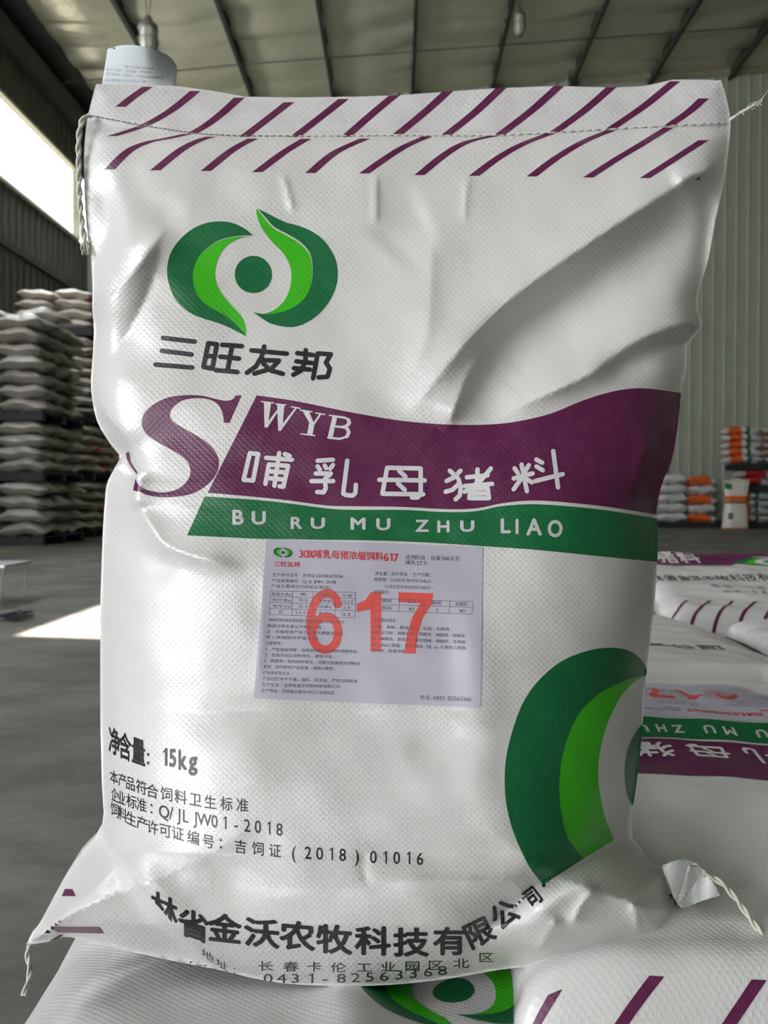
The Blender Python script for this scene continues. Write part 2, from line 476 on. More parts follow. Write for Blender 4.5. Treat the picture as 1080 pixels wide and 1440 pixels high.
# left wall with long window band
WZ0, WZ1 = CAMZ+5.45, CAMZ+6.86
WY0, WY1 = 0.5, 16.3
SD0, SD1, SDZ = -5.6, -1.5, 4.0        # unseen side opening, added to light the sack from the left
wl = empty('wall_left', (XL, 0, 0)); tag(wl, kind='structure')
y = YF
while y < YB-0.1:
    y1 = min(y+0.972, YB); mb = MB()
    segs = [(0, WZ0), (WZ1, roofz(XL))] if (y1 > WY0 and y < WY1) else [(0, roofz(XL))]
    if y1 > SD0 and y < SD1: segs = [(SDZ, segs[0][1])]+segs[1:]
    for z0, z1 in segs: corrugated(mb, 'y', y, min(y1+0.03, YB), z0, z1, XL, 1)
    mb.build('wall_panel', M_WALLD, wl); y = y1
# window: frame, mullions, glass
M_GLASS = bpy.data.materials.new('window_glass'); M_GLASS.use_nodes = True
b = M_GLASS.node_tree.nodes['Principled BSDF']; b.inputs['Transmission Weight'].default_value = 1; b.inputs['Roughness'].default_value = 0.0; b.inputs['IOR'].default_value = 1.02
win = empty('window_1', (XL, 8, WZ0)); tag(win, kind='structure')
mb = MB(); mb.box((XL-0.05, WY0, WZ0-0.06), (XL+0.08, WY1, WZ0)); mb.box((XL-0.05, WY0, WZ1), (XL+0.08, WY1, WZ1+0.06))
mb.box((XL-0.05, WY0-0.06, WZ0), (XL+0.08, WY0, WZ1)); mb.box((XL-0.05, WY1, WZ0), (XL+0.08, WY1+0.06, WZ1)); mb.build('window_frame', M_FRAME, win)
for i in range(1, 8):
    pass
for i in range(8):
    ya = WY0+(WY1-WY0)*i/8+0.002; yb = WY0+(WY1-WY0)*(i+1)/8-0.002
    mb = MB(); mb.box((XL-0.11, ya, WZ0), (XL-0.105, yb, WZ1)); mb.build('pane', M_GLASS, win)
# girts and eave beam on the left wall
for k, z in enumerate((CAMZ+4.35, CAMZ+2.0)):
    mb = MB(); mb.box((XL+0.03, YF, z-0.06), (XL+0.12, YB, z+0.06)); tag(mb.build('trim_%d' % (k+1), M_STEEL), kind='structure')
mb = MB(); mb.box((XL+0.02, YF, CAMZ+7.7), (XL+0.28, YB, CAMZ+8.02)); mb.box((XL+0.02, YF, CAMZ+8.28), (XL+0.5, YB, CAMZ+8.42)); tag(mb.build('trim_3', M_STEEL), kind='structure')
# right wall, front wall with a wide doorway behind the camera
mb = MB(); corrugated(mb, 'y', YF, YB, 0, roofz(XR), XR, -1); tag(mb.build('wall_right', M_WALL), kind='structure')
mb = MB(); corrugated(mb, 'x', XL, -6.1, 0, roofz, YF, 1); corrugated(mb, 'x', -6.1, -3.1, 4.4, roofz, YF, 1); corrugated(mb, 'x', -3.1, XR, 0, roofz, YF, 1)
tag(mb.build('wall_front', M_WALL), kind='structure')
# ceiling: foil-faced insulation sagging between the purlins, with an unseen hole added for the sun patch
M_FOIL = mat('foil_insulation', (0.56, 0.55, 0.44), 0.34, metal=0.5, spec=0.5, noise=(1.5, 0.5, (0.42, 0.42, 0.34)), bump=(5, 0.6, 0.03))
def sun_hole_uv():  # added roof hole: corners of the sun patch traced back along the sun
    t = 9.35/(-SUN_DIR.z)
    corners = [(-1.68, 3.37), (-1.66, 4.40), (0.3, 4.15), (0.2, 3.05)]
    return [(x-SUN_DIR.x*t, y-SUN_DIR.y*t) for x, y in corners]
SUN_HOLE = sun_hole_uv()
def ceiling_z(x, y):
    sag = -0.05*math.sin(math.pi*(((x-XL-0.35) % 1.69)/1.69))**2
    r = 0
    if y > 11:
        q = y*2.6+0.25*math.sin(x*1.9)+0.3*math.sin(x*0.7+1)
        r = 0.055*abs(math.sin(q*math.pi*0.5))**0.5+0.02*math.sin(q*2.3+x)
    return roofz(x)+sag-r
xs = list(np.arange(XL, XR+0.01, 0.165)); ys = list(np.arange(YF, 11, 1.0))+list(np.arange(11, YB+0.01, 0.06))
vs = [(x, y, ceiling_z(x, y)) for y in ys for x in xs]; nx = len(xs); fs = []
vx0, vx1 = min(p[0] for p in SUN_HOLE), max(p[0] for p in SUN_HOLE); vy0, vy1 = min(p[1] for p in SUN_HOLE), max(p[1] for p in SUN_HOLE)
for j in range(len(ys)-1):
    for i in range(nx-1):
        if xs[i+1] > vx0 and xs[i] < vx1 and ys[j+1] > vy0 and ys[j] < vy1: continue
        fs.append((j*nx+i, (j+1)*nx+i, (j+1)*nx+i+1, j*nx+i+1))
mb = MB(); mb.add(vs, fs); ceil = mb.build('ceiling', M_FOIL, smooth=True); tag(ceil, kind='structure')
# roof sheet above with the same added hole, shaped to the sun patch
px0 = [x for x in xs if x <= vx0][-1]; px1 = [x for x in xs if x >= vx1][0]; py0 = [y for y in ys if y <= vy0][-1]; py1 = [y for y in ys if y >= vy1][0]
mb = MB(); z = lambda x: roofz(x)+0.08
R0 = [(XL-0.4, YF-0.4), (XL-0.4, YB+0.3), (XR+0.4, YB+0.3), (XR+0.4, YF-0.4)]
outer = [(XL-0.4, YF-0.4), (XR+0.4, YF-0.4), (XR+0.4, YB+0.3), (XL-0.4, YB+0.3)]
tri = tessellate_polygon([[Vector((*p, 0)) for p in outer], [Vector((*p, 0)) for p in SUN_HOLE[::-1]]])
allp = outer+SUN_HOLE[::-1]
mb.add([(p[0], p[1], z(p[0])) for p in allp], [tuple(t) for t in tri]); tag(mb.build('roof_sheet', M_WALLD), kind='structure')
# purlins run into depth under the foil
k = 0
xp = XL+0.35+1.69
while xp < XR:
    mb = MB(); zz = roofz(xp)
    for a, b_ in (((xp-0.035, YF, zz-0.26), (xp+0.035, YB, zz-0.245)), ((xp-0.008, YF, zz-0.26), (xp+0.008, YB, zz-0.03)), ((xp-0.035, YF, zz-0.045), (xp+0.035, YB, zz-0.03))): mb.box(a, b_)
    mb.build('purlin', M_STEEL, ceil); xp += 1.69
# thin brace wire across under the roof, cladding flashing of the back wall
mb = MB(); mb.tube([(-6.6, 15.0, CAMZ+8.0), (-3.4, 15.0, CAMZ+8.3), (0, 15.0, CAMZ+8.52), (7, 15.0, CAMZ+8.95), (12.9, 15.0, CAMZ+9.2)], 0.012, 5); mb.build('brace_wire', M_STEEL, ceil)
mb = MB(); vs = []
for x in np.arange(4.2, XR, 0.12): mb.box((x, YB-0.10-0.03*random.random(), roofz(x)-0.13-0.06*random.random()), (x+0.11, YB-0.05, roofz(x)-0.02))
mb.build('foil_edge', M_FOIL, ceil)
# ================================================================== the print of a feed sack, in flat print space
def zE(p): return zc(p, 200, 280, 3.6)
EMB_DARK1 = spline([(563,187),(520,150),(460,122),(400,113),(330,120),(260,148),(195,200),(145,270),(126,350),(135,430),(170,510),(240,575),(310,605),(390,630),(460,660),(525,695)], 4)+spline([(525,693),(480,640),(420,590),(340,545),(290,500),(262,440),(258,370),(285,295),(340,240),(400,205),(470,189),(540,184)], 4)
EMB_LT1 = spline([(525,693),(480,640),(420,590),(340,545),(290,500),(262,440),(258,370),(285,295),(340,243),(400,209),(470,193),(545,190)], 4)+spline([(545,192),(505,197),(450,220),(405,265),(375,330),(370,400),(395,465),(440,525),(500,590),(525,650),(525,693)], 4)
EMB_DARK2 = spline([(585,48),(640,75),(720,115),(800,138),(870,170),(930,220),(975,295),(990,370),(980,450),(940,530),(880,595),(800,640),(730,648),(650,630),(600,600),(562,573)], 4)+spline([(562,573),(620,582),(680,578),(740,560),(800,525),(840,475),(860,410),(862,330),(844,265),(794,213),(734,177),(668,141),(623,92),(585,48)], 4)
EMB_LT2 = spline([(580,48),(618,97),(662,147),(727,183),(787,219),(837,268),(858,330),(857,410),(840,475),(800,525),(740,560),(680,578),(620,582)], 4)+spline([(620,581),(670,560),(715,520),(745,460),(755,390),(745,330),(710,270),(660,220),(610,155),(585,100),(577,60)], 4)
D = lambda p: poly(zE(p))
EMBLEM_D = D(EMB_DARK1)+D(EMB_DARK2)+poly(ngon(200+563/3.6, 280+382/3.6, 26.3, 26.3))
EMBLEM_L = D(EMB_LT1)+D(EMB_LT2)
BRAND = strokes([[(105,703),(266,722)],[(100,768),(250,787)],[(68,838),(253,853)],
 [(335,730),(310,850)],[(335,730),(378,735),(355,858)],[(322,793),(365,797)],[(310,850),(352,858)],
 [(405,738),(505,745)],[(455,745),(432,865)],[(395,798),(490,808)],[(372,866),(482,876)],
 [(553,766),(732,783)],[(618,746),(604,800),(575,848),(530,880)],[(600,815),(692,818),(655,858),(568,884)],[(612,832),(650,868),(712,885)],
 [(785,780),(866,790)],[(780,822),(860,830)],[(768,856),(850,864)],[(828,765),(826,822),(805,868),(765,890)],
 [(888,782),(865,908)],[(888,782),(955,786),(930,828),(950,858),(938,900),(893,903)]], 24.5, 200, 280, 3.6)
def zS(p): return zc(p, 160, 530, 3.0)
BIGS = poly(zS(spline([(540,78),(488,195)],1)+[(465,193)]+spline([(465,190),(458,150),(438,115),(400,95),(345,90),(290,100),(252,128),(237,158),(252,190),(305,222),(370,260),(420,303),(443,350),(437,400),(402,450),(343,488),(280,504),(205,508),(145,500),(112,485)],3)+[(97,483),(101,450)]+spline([(102,450),(135,475),(200,488),(258,478),(300,450),(323,410),(315,365),(280,330),(220,295),(160,260),(127,225),(118,190),(130,152),(172,113),(232,86),(300,77),(370,79),(430,93),(470,101),(500,95),(515,78)],3)))
BIGS += poly(zS([(82,478),(92,430),(101,452),(98,484)]))+poly(zS([(52,320),(65,316),(74,360),(100,402),(97,412),(66,370),(55,345)]))
BTOP = spline([(361,556),(410,563),(460,573),(500,581),(567,592),(633,597),(687,597),(731,592),(776,581),(820,563),(864,550),(905,546),(960,553)], 4)
BBOT = [(292,693),(360,699),(407,704),(460,711),(500,712),(567,713),(624,716),(669,715),(705,708),(744,704),(789,706),(856,713),(930,725)]
BANNER = poly(BTOP+[(975,600),(975,660)]+spline(BBOT, 3)[::-1])
GTOP = [(288,698),(360,703),(407,708),(460,715),(500,717),(567,717),(624,720),(669,719),(703,712),(744,709),(789,711),(856,718),(935,731)]
GREEN = poly(spline(GTOP, 3)+[(940,760),(935,791)]+spline([(263,753),(327,756),(373,758),(520,760),(600,763),(678,768),(750,773),(811,779),(870,785),(935,791)], 2)[::-1])
WYB = poly(zS([(634,106),(664,110),(652,196),(648,215),(636,213)]))+poly(zS([(706,118),(712,119),(648,215),(643,200)]))+poly(zS([(690,114),(720,118),(712,210),(704,229),(694,227)]))+poly(zS([(768,128),(775,130),(704,229),(702,212)]))
WYB += poly(zS([(622,102),(676,108),(676,113),(622,107)]))+poly(zS([(682,112),(728,117),(728,122),(682,117)]))+poly(zS([(748,124),(788,131),(788,136),(748,129)]))
WYB += poly(zS([(797,144),(824,148),(846,198),(832,206)]))+poly(zS([(868,156),(877,157),(845,205),(838,200)]))+poly(zS([(826,190),(848,194),(838,246),(816,243)]))+poly(zS([(786,138),(838,146),(838,151),(786,143)]))+poly(zS([(850,150),(892,157),(892,162),(850,155)]))+poly(zS([(788,238),(850,246),(850,251),(788,243)]))
WYB += poly(zS([(924,162),(944,165),(922,262),(902,258)]))+strokes([[(925,166),(972,172),(992,180),(996,194),(985,206),(960,212),(925,208)],[(960,212),(985,218),(994,232),(984,252),(955,262),(905,257)]], 9, 160, 530, 3.0)+strokes([[(990,182),(994,194),(984,206)],[(985,220),(992,234),(983,252)]], 15, 160, 530, 3.0)+poly(zS([(908,160),(940,164),(940,169),(908,165)]))
CN = strokes([[(575,322),(548,435)],[(575,322),(610,326),(588,438)],[(548,435),(588,438)],[(643,342),(752,350)],[(698,322),(678,460)],[(655,370),(640,452)],[(655,370),(736,376),(716,464),(700,462)],[(650,398),(728,404)],[(645,427),(722,434)],[(722,326),(742,334)],
 [(860,354),(925,350)],[(860,378),(870,392)],[(890,374),(896,386)],[(925,372),(913,388)],[(852,408),(916,408),(890,432)],[(834,440),(926,440)],[(890,432),(895,470),(885,488),(858,486)],[(985,354),(968,492),(980,499),(1008,501),(1020,490),(1021,456)]], 18.5, 160, 530, 3.0)
CN += strokes([[(100,288),(85,370)],[(100,288),(206,290)],[(206,290),(206,372),(196,382),(178,382)],[(75,326),(219,328)],[(85,370),(214,372)],[(138,298),(158,316)],[(134,338),(156,358)],
 [(332,297),(312,318),(288,330)],[(298,297),(325,322),(333,350),(330,375),(316,388)],[(328,338),(306,358),(285,364)],[(352,318),(418,312)],[(386,293),(384,343)],[(345,346),(432,339)],[(428,290),(395,330),(345,364)],[(364,354),(360,384)],[(364,356),(418,352),(422,384)],[(360,384),(422,384)],[(363,370),(420,368)],
 [(503,290),(514,306)],[(548,280),(534,302)],[(500,322),(560,306)],[(525,278),(542,362)],[(524,322),(500,356)],[(538,322),(558,334)],[(572,262),(590,272)],[(572,284),(592,296)],[(568,330),(655,308)],[(625,235),(640,350)]], 14, 500, 530, 2.25)
PIN = []
for ch, x0, y0, x1, y1 in (('B',327,717,343,738),('U',354,719,374,738),('R',409,727,425,744),('U',437,728,457,744),('M',493,728,514,745),('U',529,729,549,746),('Z',584,731,603,748),('H',615,732,632,749),('U',647,732,667,748),('L',704,729,718,750),('I',725,730,729,751),('A',740,729,762,753),('O',770,731,791,756)):
    PIN += boxed(ch, x0, y0, x1, y1, 0.03)
# purple slanting bars
def z4(p): return zc(p, 100, 100, 2.348)
def z5(p): return zc(p, 560, 100, 2.077)
BARS_UP = [z4([(163,118),(205,85),(252,52)]), z4([(135,215),(240,180),(330,130),(410,66)]), z4([(400,206),(445,180),(500,138),(555,88)]), z4([(572,217),(640,165),(720,103)]), z4([(740,217),(820,155),(900,92)]), z4([(908,217),(990,145),(1068,80)]),
 z5([(0,184),(80,118),(155,50)]), z5([(142,186),(225,120),(310,40)]), z5([(297,186),(390,115),(478,36)]), z5([(457,179),(550,110),(637,34)]), z5([(622,168),(715,105),(808,30)]), z5([(790,160),(850,118),(892,80)])]
BARS_LOW = [z4([(127,325),(188,265),(250,236),(320,222),(385,208)]), z4([(278,328),(360,262),(420,230),(462,217)]), z4([(445,330),(530,262),(600,223)]), z4([(615,334),(700,270),(775,224)]), z4([(790,337),(870,270),(970,223)]), [(512,244),(562,210),(601,192)],
 z5([(62,304),(135,245),(200,208),(285,188)]), z5([(222,306),(290,255),(360,215),(445,182)]), z5([(390,308),(460,255),(540,207),(622,173)]), z5([(555,311),(630,262),(700,220),(790,165)]), z5([(720,313),(810,255),(892,202)])]
BARS = []
for p in BARS_UP+BARS_LOW: BARS += slant(p, 15)
BARS += poly([(977,253),(984,248),(984,253)])
# weight, standards and company lines
WTXT = line('净含量', [(0,161,1061),(1,176,1068),(2,195,1075)], 35, 16.5, 0.026)+poly(ngon(208.5,1061,1.8,2.5,8))+poly(ngon(208.5,1073,1.8,2.5,8))+boxed('1',228,1052,236,1077,.035)+boxed('5',238,1053,248,1079,.035)+boxed('k',251,1054,263,1083,.035)+boxed('g',265,1064,278,1091,.035)
def zw(A): return [(i, 130+x/2.16, 1000+y/2.16) for i, x, y in A]
INFO = line('本产品符合饲料卫生标准', zw([(0,66,221),(2,116,240),(4,182,263),(6,268,281),(8,358,297),(10,456,306)]), 18, 15, 0.01)
INFO += line('企业标准：Q/JLJW01-2018', zw([(0,68,275),(1,88,284),(3,150,305),(4,180,314),(5,218,324),(6,240,328),(8,284,338),(10,340,348),(12,402,358),(14,470,366),(17,568,378)]), 18, 14, 0.01, latin=1.03)
INFO += line('饲料生产许可证编号：吉饲证(2018)01016', zw([(0,68,320),(1,92,333),(2,118,348),(4,183,374),(6,260,392),(8,352,416),(9,390,420),(10,450,432),(12,555,444),(13,612,448),(14,655,449),(17,760,455),(18,803,458),(19,853,462),(23,995,467)]), 18, 15, 0.01, latin=1.03)
COMPX = [(0,196,1285,26),(1,231,1296,30),(2,272,1320,38),(3,316,1325,40),(4,368,1331,40),(5,418,1335,40),(6,470,1340,40),(7,524,1342,40),(8,578,1344,40),(9,632,1342,38),(10,682,1327,34),(11,720,1300,30),(12,757,1272,26)]
COMP = []
for i, ch in enumerate('吉林省金沃农牧科技有限公司'):
    x, y, ww = COMPX[i][1:]
    A = [(0, *COMPX[max(0, i-1)][1:3]), (1, x, y), (2, *COMPX[min(12, i+1)][1:3])]
    tt = line(' '+ch+' ', A, (37 if 2 <= i < 10 else 35) if i < 12 else 27, ww*1.06, 0.032, rot=i > 9)
    if i == 9: tt = line(ch, [(0, x, y)], 36, ww*1.06, 0.032)
    if i < 3: tt = clip_poly_line(tt, (284, 1345), (190, 1237))
    COMP += tt
ADDR = []
for ch, x, y in zip('长春卡伦工业园区北区', (374,409,442,476,512,546,580,613,649,684), (1365,1366,1366,1367,1367,1366,1365,1364,1361,1353)): ADDR += line(ch, [(0, x, y)], 13, 19, 0.008)
for ch, x, y in zip('0431-82563368', (377,396,415,437,457,480,500,520,540,561,581,602,622), (1382,1382,1382,1382,1382,1382,1381,1380,1379,1377,1375,1373,1371)): ADDR += line(ch, [(0, x, y)], 12, 19, latin=1.15)
ADDR += line('地址：', [(0,292,1349),(1,312,1362),(2,330,1370)], 11, 15)+line('电', [(0,352,1376),(1,360,1377)], 9, 14)
# large emblem low on the right
def z6(p): return zc(p, 680, 880, 3.79)
BE_IN = [(862,264),(760,290),(650,340),(570,400),(500,480),(450,590),(415,720),(403,870),(415,1000),(445,1120),(490,1190),(535,1240)]
BIGE_D = poly(z6(spline([(872,262),(865,220),(830,170),(780,135),(710,118),(620,120),(530,140),(430,180),(340,245),(260,330),(200,430),(150,570),(120,700),(112,830),(122,960),(155,1090),(210,1220),(260,1310),(320,1380)],4)+spline(BE_IN,4)[::-1]))
BIGE_D += poly(z6(spline([(870,495),(815,560),(775,640),(753,740),(755,850),(770,920),(795,957),(812,930)],4)+[(880,800),(890,600)]))
BIGE_L = poly(z6(spline(BE_IN,4)+spline([(535,1240),(615,1190),(695,1140)],2)+spline([(695,1140),(650,1030),(620,900),(610,770),(625,640),(660,520),(710,410),(760,340),(815,290),(862,268)],4)))
# sticker
SQ = [(375,758),(679,769),(676,995),(357,982)]
def zt(p): return zc(p, 350, 750, 3.176)
def zl(A): return [(i, 350+x/3.176, 750+y/3.176) for i, x, y in A]
def sl(text, x0, y0, x1, y1, h, off=0.0, w=None):
    n = len(text); pos = []; acc = 0
    for ch in text: k = 1.0 if ord(ch) > 0x2e00 else 0.58; pos.append(acc+k/2); acc += k
    A = [(i, 350+(x0+(x1-x0)*p/acc)/3.176, 750+(y0+(y1-y0)*p/acc)/3.176) for i, p in enumerate(pos)]
    return line(text, A, h/3.176, (w or (x1-x0)/acc*0.93)/3.176, off)
def rrect(q, r=5):
    out = []
    for i in range(4):
        a = np.array(q[i-1]); b_ = np.array(q[i]); c = np.array(q[(i+1) % 4])
        p = b_+(a-b_)/np.linalg.norm(a-b_)*r; s = b_+(c-b_)/np.linalg.norm(c-b_)*r
        for t in (0, .25, .5, .75, 1): out.append(tuple((1-t)**2*p+2*t*(1-t)*b_+t*t*s))
    return out
STICK = poly(rrect(SQ))
ST_RED = sl('30%哺乳母猪浓缩饲料617', 222, 108, 668, 126, 36, 0.016)+sl('三旺友邦', 112, 148, 230, 152, 22, 0.012)
def zn(S, w_): return [t for p in S for t in stroke(zc(p, 350, 750, 3.176), w_/3.176, True, 12)]
ST_NUM = zn([spline([(396,318),(383,285),(345,267),(300,300),(278,370),(276,430),(296,495),(340,520),(384,495),(398,440),(384,392),(345,372),(305,392),(284,430)], 4)], 37)
ST_NUM += poly(zc([(545,262),(592,263),(590,526),(543,525),(543,340),(482,352),(482,315),(520,300)], 350, 750, 3.176))+poly(zc([(668,263),(822,268),(820,310),(775,380),(752,460),(744,537),(694,535),(706,450),(730,375),(766,312),(668,308)], 350, 750, 3.176))
ST_BLK = []
for a in (('生产许可证号：吉饲证(2018)01016',105,193,420,200,15),('产品标准编号：Q/JLJW01-2018',103,219,390,226,15),('产品主要成分分析保证值(%)',100,243,368,250,15),
 ('饲料检测标准及测定执行国家标准GB10648-2013，',85,394,440,404,15),('粗蛋白质含量以干物质计算。',82,420,345,430,15),('注：妊娠母猪产前七天哺乳期使用10%，',78,446,440,456,15),('拌入其他原料中混合2%。',76,471,330,478,15),('注意事项：',75,497,160,500,15),
 ('1、严禁直接饲喂，加到其他配合日粮中饲喂使用',70,525,482,536,15),('2、包装开封后及时用完，避免污染。',70,550,392,559,15),('3、两案等一批的原料变化，可能引起颜色外观略有',66,576,500,590,15),('变化，但不影响产品质量，请放心使用。',64,603,395,612,15),('贮存条件及方法：',62,630,200,634,15),('产品应贮存于干燥、通风、阴凉处，严禁日晒雨淋',60,656,485,668,15),('生产企业：吉林省金沃农牧科技有限公司',58,684,408,692,16),('生产地址：吉林省长春市卡伦工业园北区',56,710,385,720,16),
 ('适用阶段：妊娠106天至',698,117,942,124,20),('哺乳27天',698,140,800,144,19),('净含量：见外包装  生产日期：',562,188,822,196,17),('保质期：5月份至10月份为45天，',558,214,834,224,16),('11月份至次年4月份为60天。',602,246,832,252,16),('推荐配方：',558,270,642,272,16),
 ('主要原料组成：',556,394,672,400,16),('豆粕、鱼粉、膨化大豆、豆粕、石粉等，',552,424,918,438,15),('磷酸氢钙粉、磷酸氢钙、硫酸锌、硫酸铜、硫酸亚',550,450,966,466,15),('铁、硫酸锰、氯化钠、氯化胆碱、碘酸钙、亚硒酸',548,476,968,494,15),('维生素A乙酸酯、维生素D3、DL-α-生育酚乙酸酯',548,504,970,520,15),('甜味剂、防霉剂等。',548,530,718,536,15),
 ('粗蛋白质≥',102,278,190,281,14),('40',230,278,256,279,14),('赖氨酸≥',300,282,374,284,14),('0.60',420,284,460,285,14),('粗纤维≤',104,304,188,307,14),('10.0',222,305,262,306,14),('氯化钠',312,308,368,310,14),('1.5-3.0',412,312,464,313,14),('粗灰分≤',106,331,188,334,14),('25.0',222,332,262,333,14),('总磷≥',310,334,372,336,14),('2.0',420,338,450,339,14),('钙',134,358,152,359,14),('1.5-4.0',206,360,270,361,14),('水分≤',308,362,372,364,14),('12.0',412,368,452,369,14),
 ('原料',594,310,640,311,16),('玉米',704,313,748,314,16),('麸皮',816,318,862,319,16),('浓缩料',918,324,978,326,16),('配比',594,340,640,341,16),('65',714,344,742,345,15),('5',834,350,846,350,15),('30',936,354,964,355,15)):
    ST_BLK += sl(*a)
ST_BLK += sl('电话:0431-82563366', 765, 742, 994, 750, 21)
for a, b_ in (((97,257),(476,264)),((95,283),(476,291)),((94,309),(475,318)),((92,336),(475,346)),((90,362),(474,378)),((97,257),(90,362)),((195,259),(191,366)),((288,261),(283,371)),((387,262),(384,374)),((476,264),(474,378)),
 ((557,291),(1000,306)),((555,317),(998,331)),((553,345),(997,362)),((557,291),(553,345)),((672,295),(669,349)),((784,299),(780,354)),((898,303),(894,359)),((1000,306),(997,362))):
    ST_BLK += stroke(zt([a, b_]), 0.55, cap=False)
def miniemblem(tris): return [[(350+(110+(x-235)/240*84)/3.176, 750+(58+(y-293)/180*50)/3.176+0.02*(x-235)/3) for x, y in t] for t in tris]
ST_E1, ST_E2 = miniemblem(EMBLEM_D), miniemblem(EMBLEM_L)
# ================================================================== the standing sack
CR = cam.matrix_basis.to_3x3() if False else Euler(cam.rotation_euler).to_matrix()
CRn = np.array(CR)
def ray(P):
    P = np.asarray(P, float)
    d = np.stack([(P[:, 0]-540)/F, -(P[:, 1]-720)/F, -np.ones(len(P))], 1)
    return d@CRn.T
def at_depth(P, Y):
    d = ray(P); return np.array([0, 0, CAMZ])+d*(np.asarray(Y)/d[:, 1])[:, None]
def pt(x, y, Y): return Vector(at_depth([(x, y)], [Y])[0])
OUT = ([(135,118),(190,119),(250,121),(300,128),(345,136),(420,137),(500,136),(560,134),(640,128),(700,124),(780,121),(860,123),(905,121),(925,117),(945,112),(985,112),(1014,113)]
 +spline([(1014,113),(1022,140),(1027,168),(1026,195),(1019,250),(1006,310),(996,365),(984,405),(981,430)],3)+[(984,442),(987,455),(984,464),(974,476),(966,488)]
 +spline([(966,488),(965,520),(958,550),(953,600),(944,650),(931,680),(923,720),(925,760),(922,830),(915,900),(908,960),(902,1040),(894,1110),(888,1150),(890,1180)],3)
 +spline([(899,1190),(918,1216),(934,1221),(943,1252),(952,1276),(946,1294),(936,1308),(925,1318),(900,1326),(876,1332),(841,1341),(791,1353),(747,1359),(700,1364),(650,1373),(600,1380),(560,1384),(500,1387),(450,1386),(400,1383),(353,1375),(309,1364),(242,1351),(168,1334),(100,1318),(84,1319),(79,1321),(64,1325),(37,1329)],2)
 +spline([(37,1329),(46,1310),(57,1296),(87,1240),(116,1192),(144,1158),(143,1100),(141,1000),(141,900),(141,850),(144,760),(147,710),(150,682),(158,664),(168,646)],3)+[(168,640),(155,624)]
 +spline([(155,624),(136,591),(128,544),(130,505),(132,463),(130,435),(130,400),(127,355),(122,319),(119,278),(118,222),(120,190),(124,161),(135,118)],3)[:-1])
_o = []
for p in OUT:
    if not _o or math.hypot(p[0]-_o[-1][0], p[1]-_o[-1][1]) > 0.5: _o.append(p)
OUT = _o
def interp(x, tab): return np.interp(x, [t[0] for t in tab], [t[1] for t in tab])
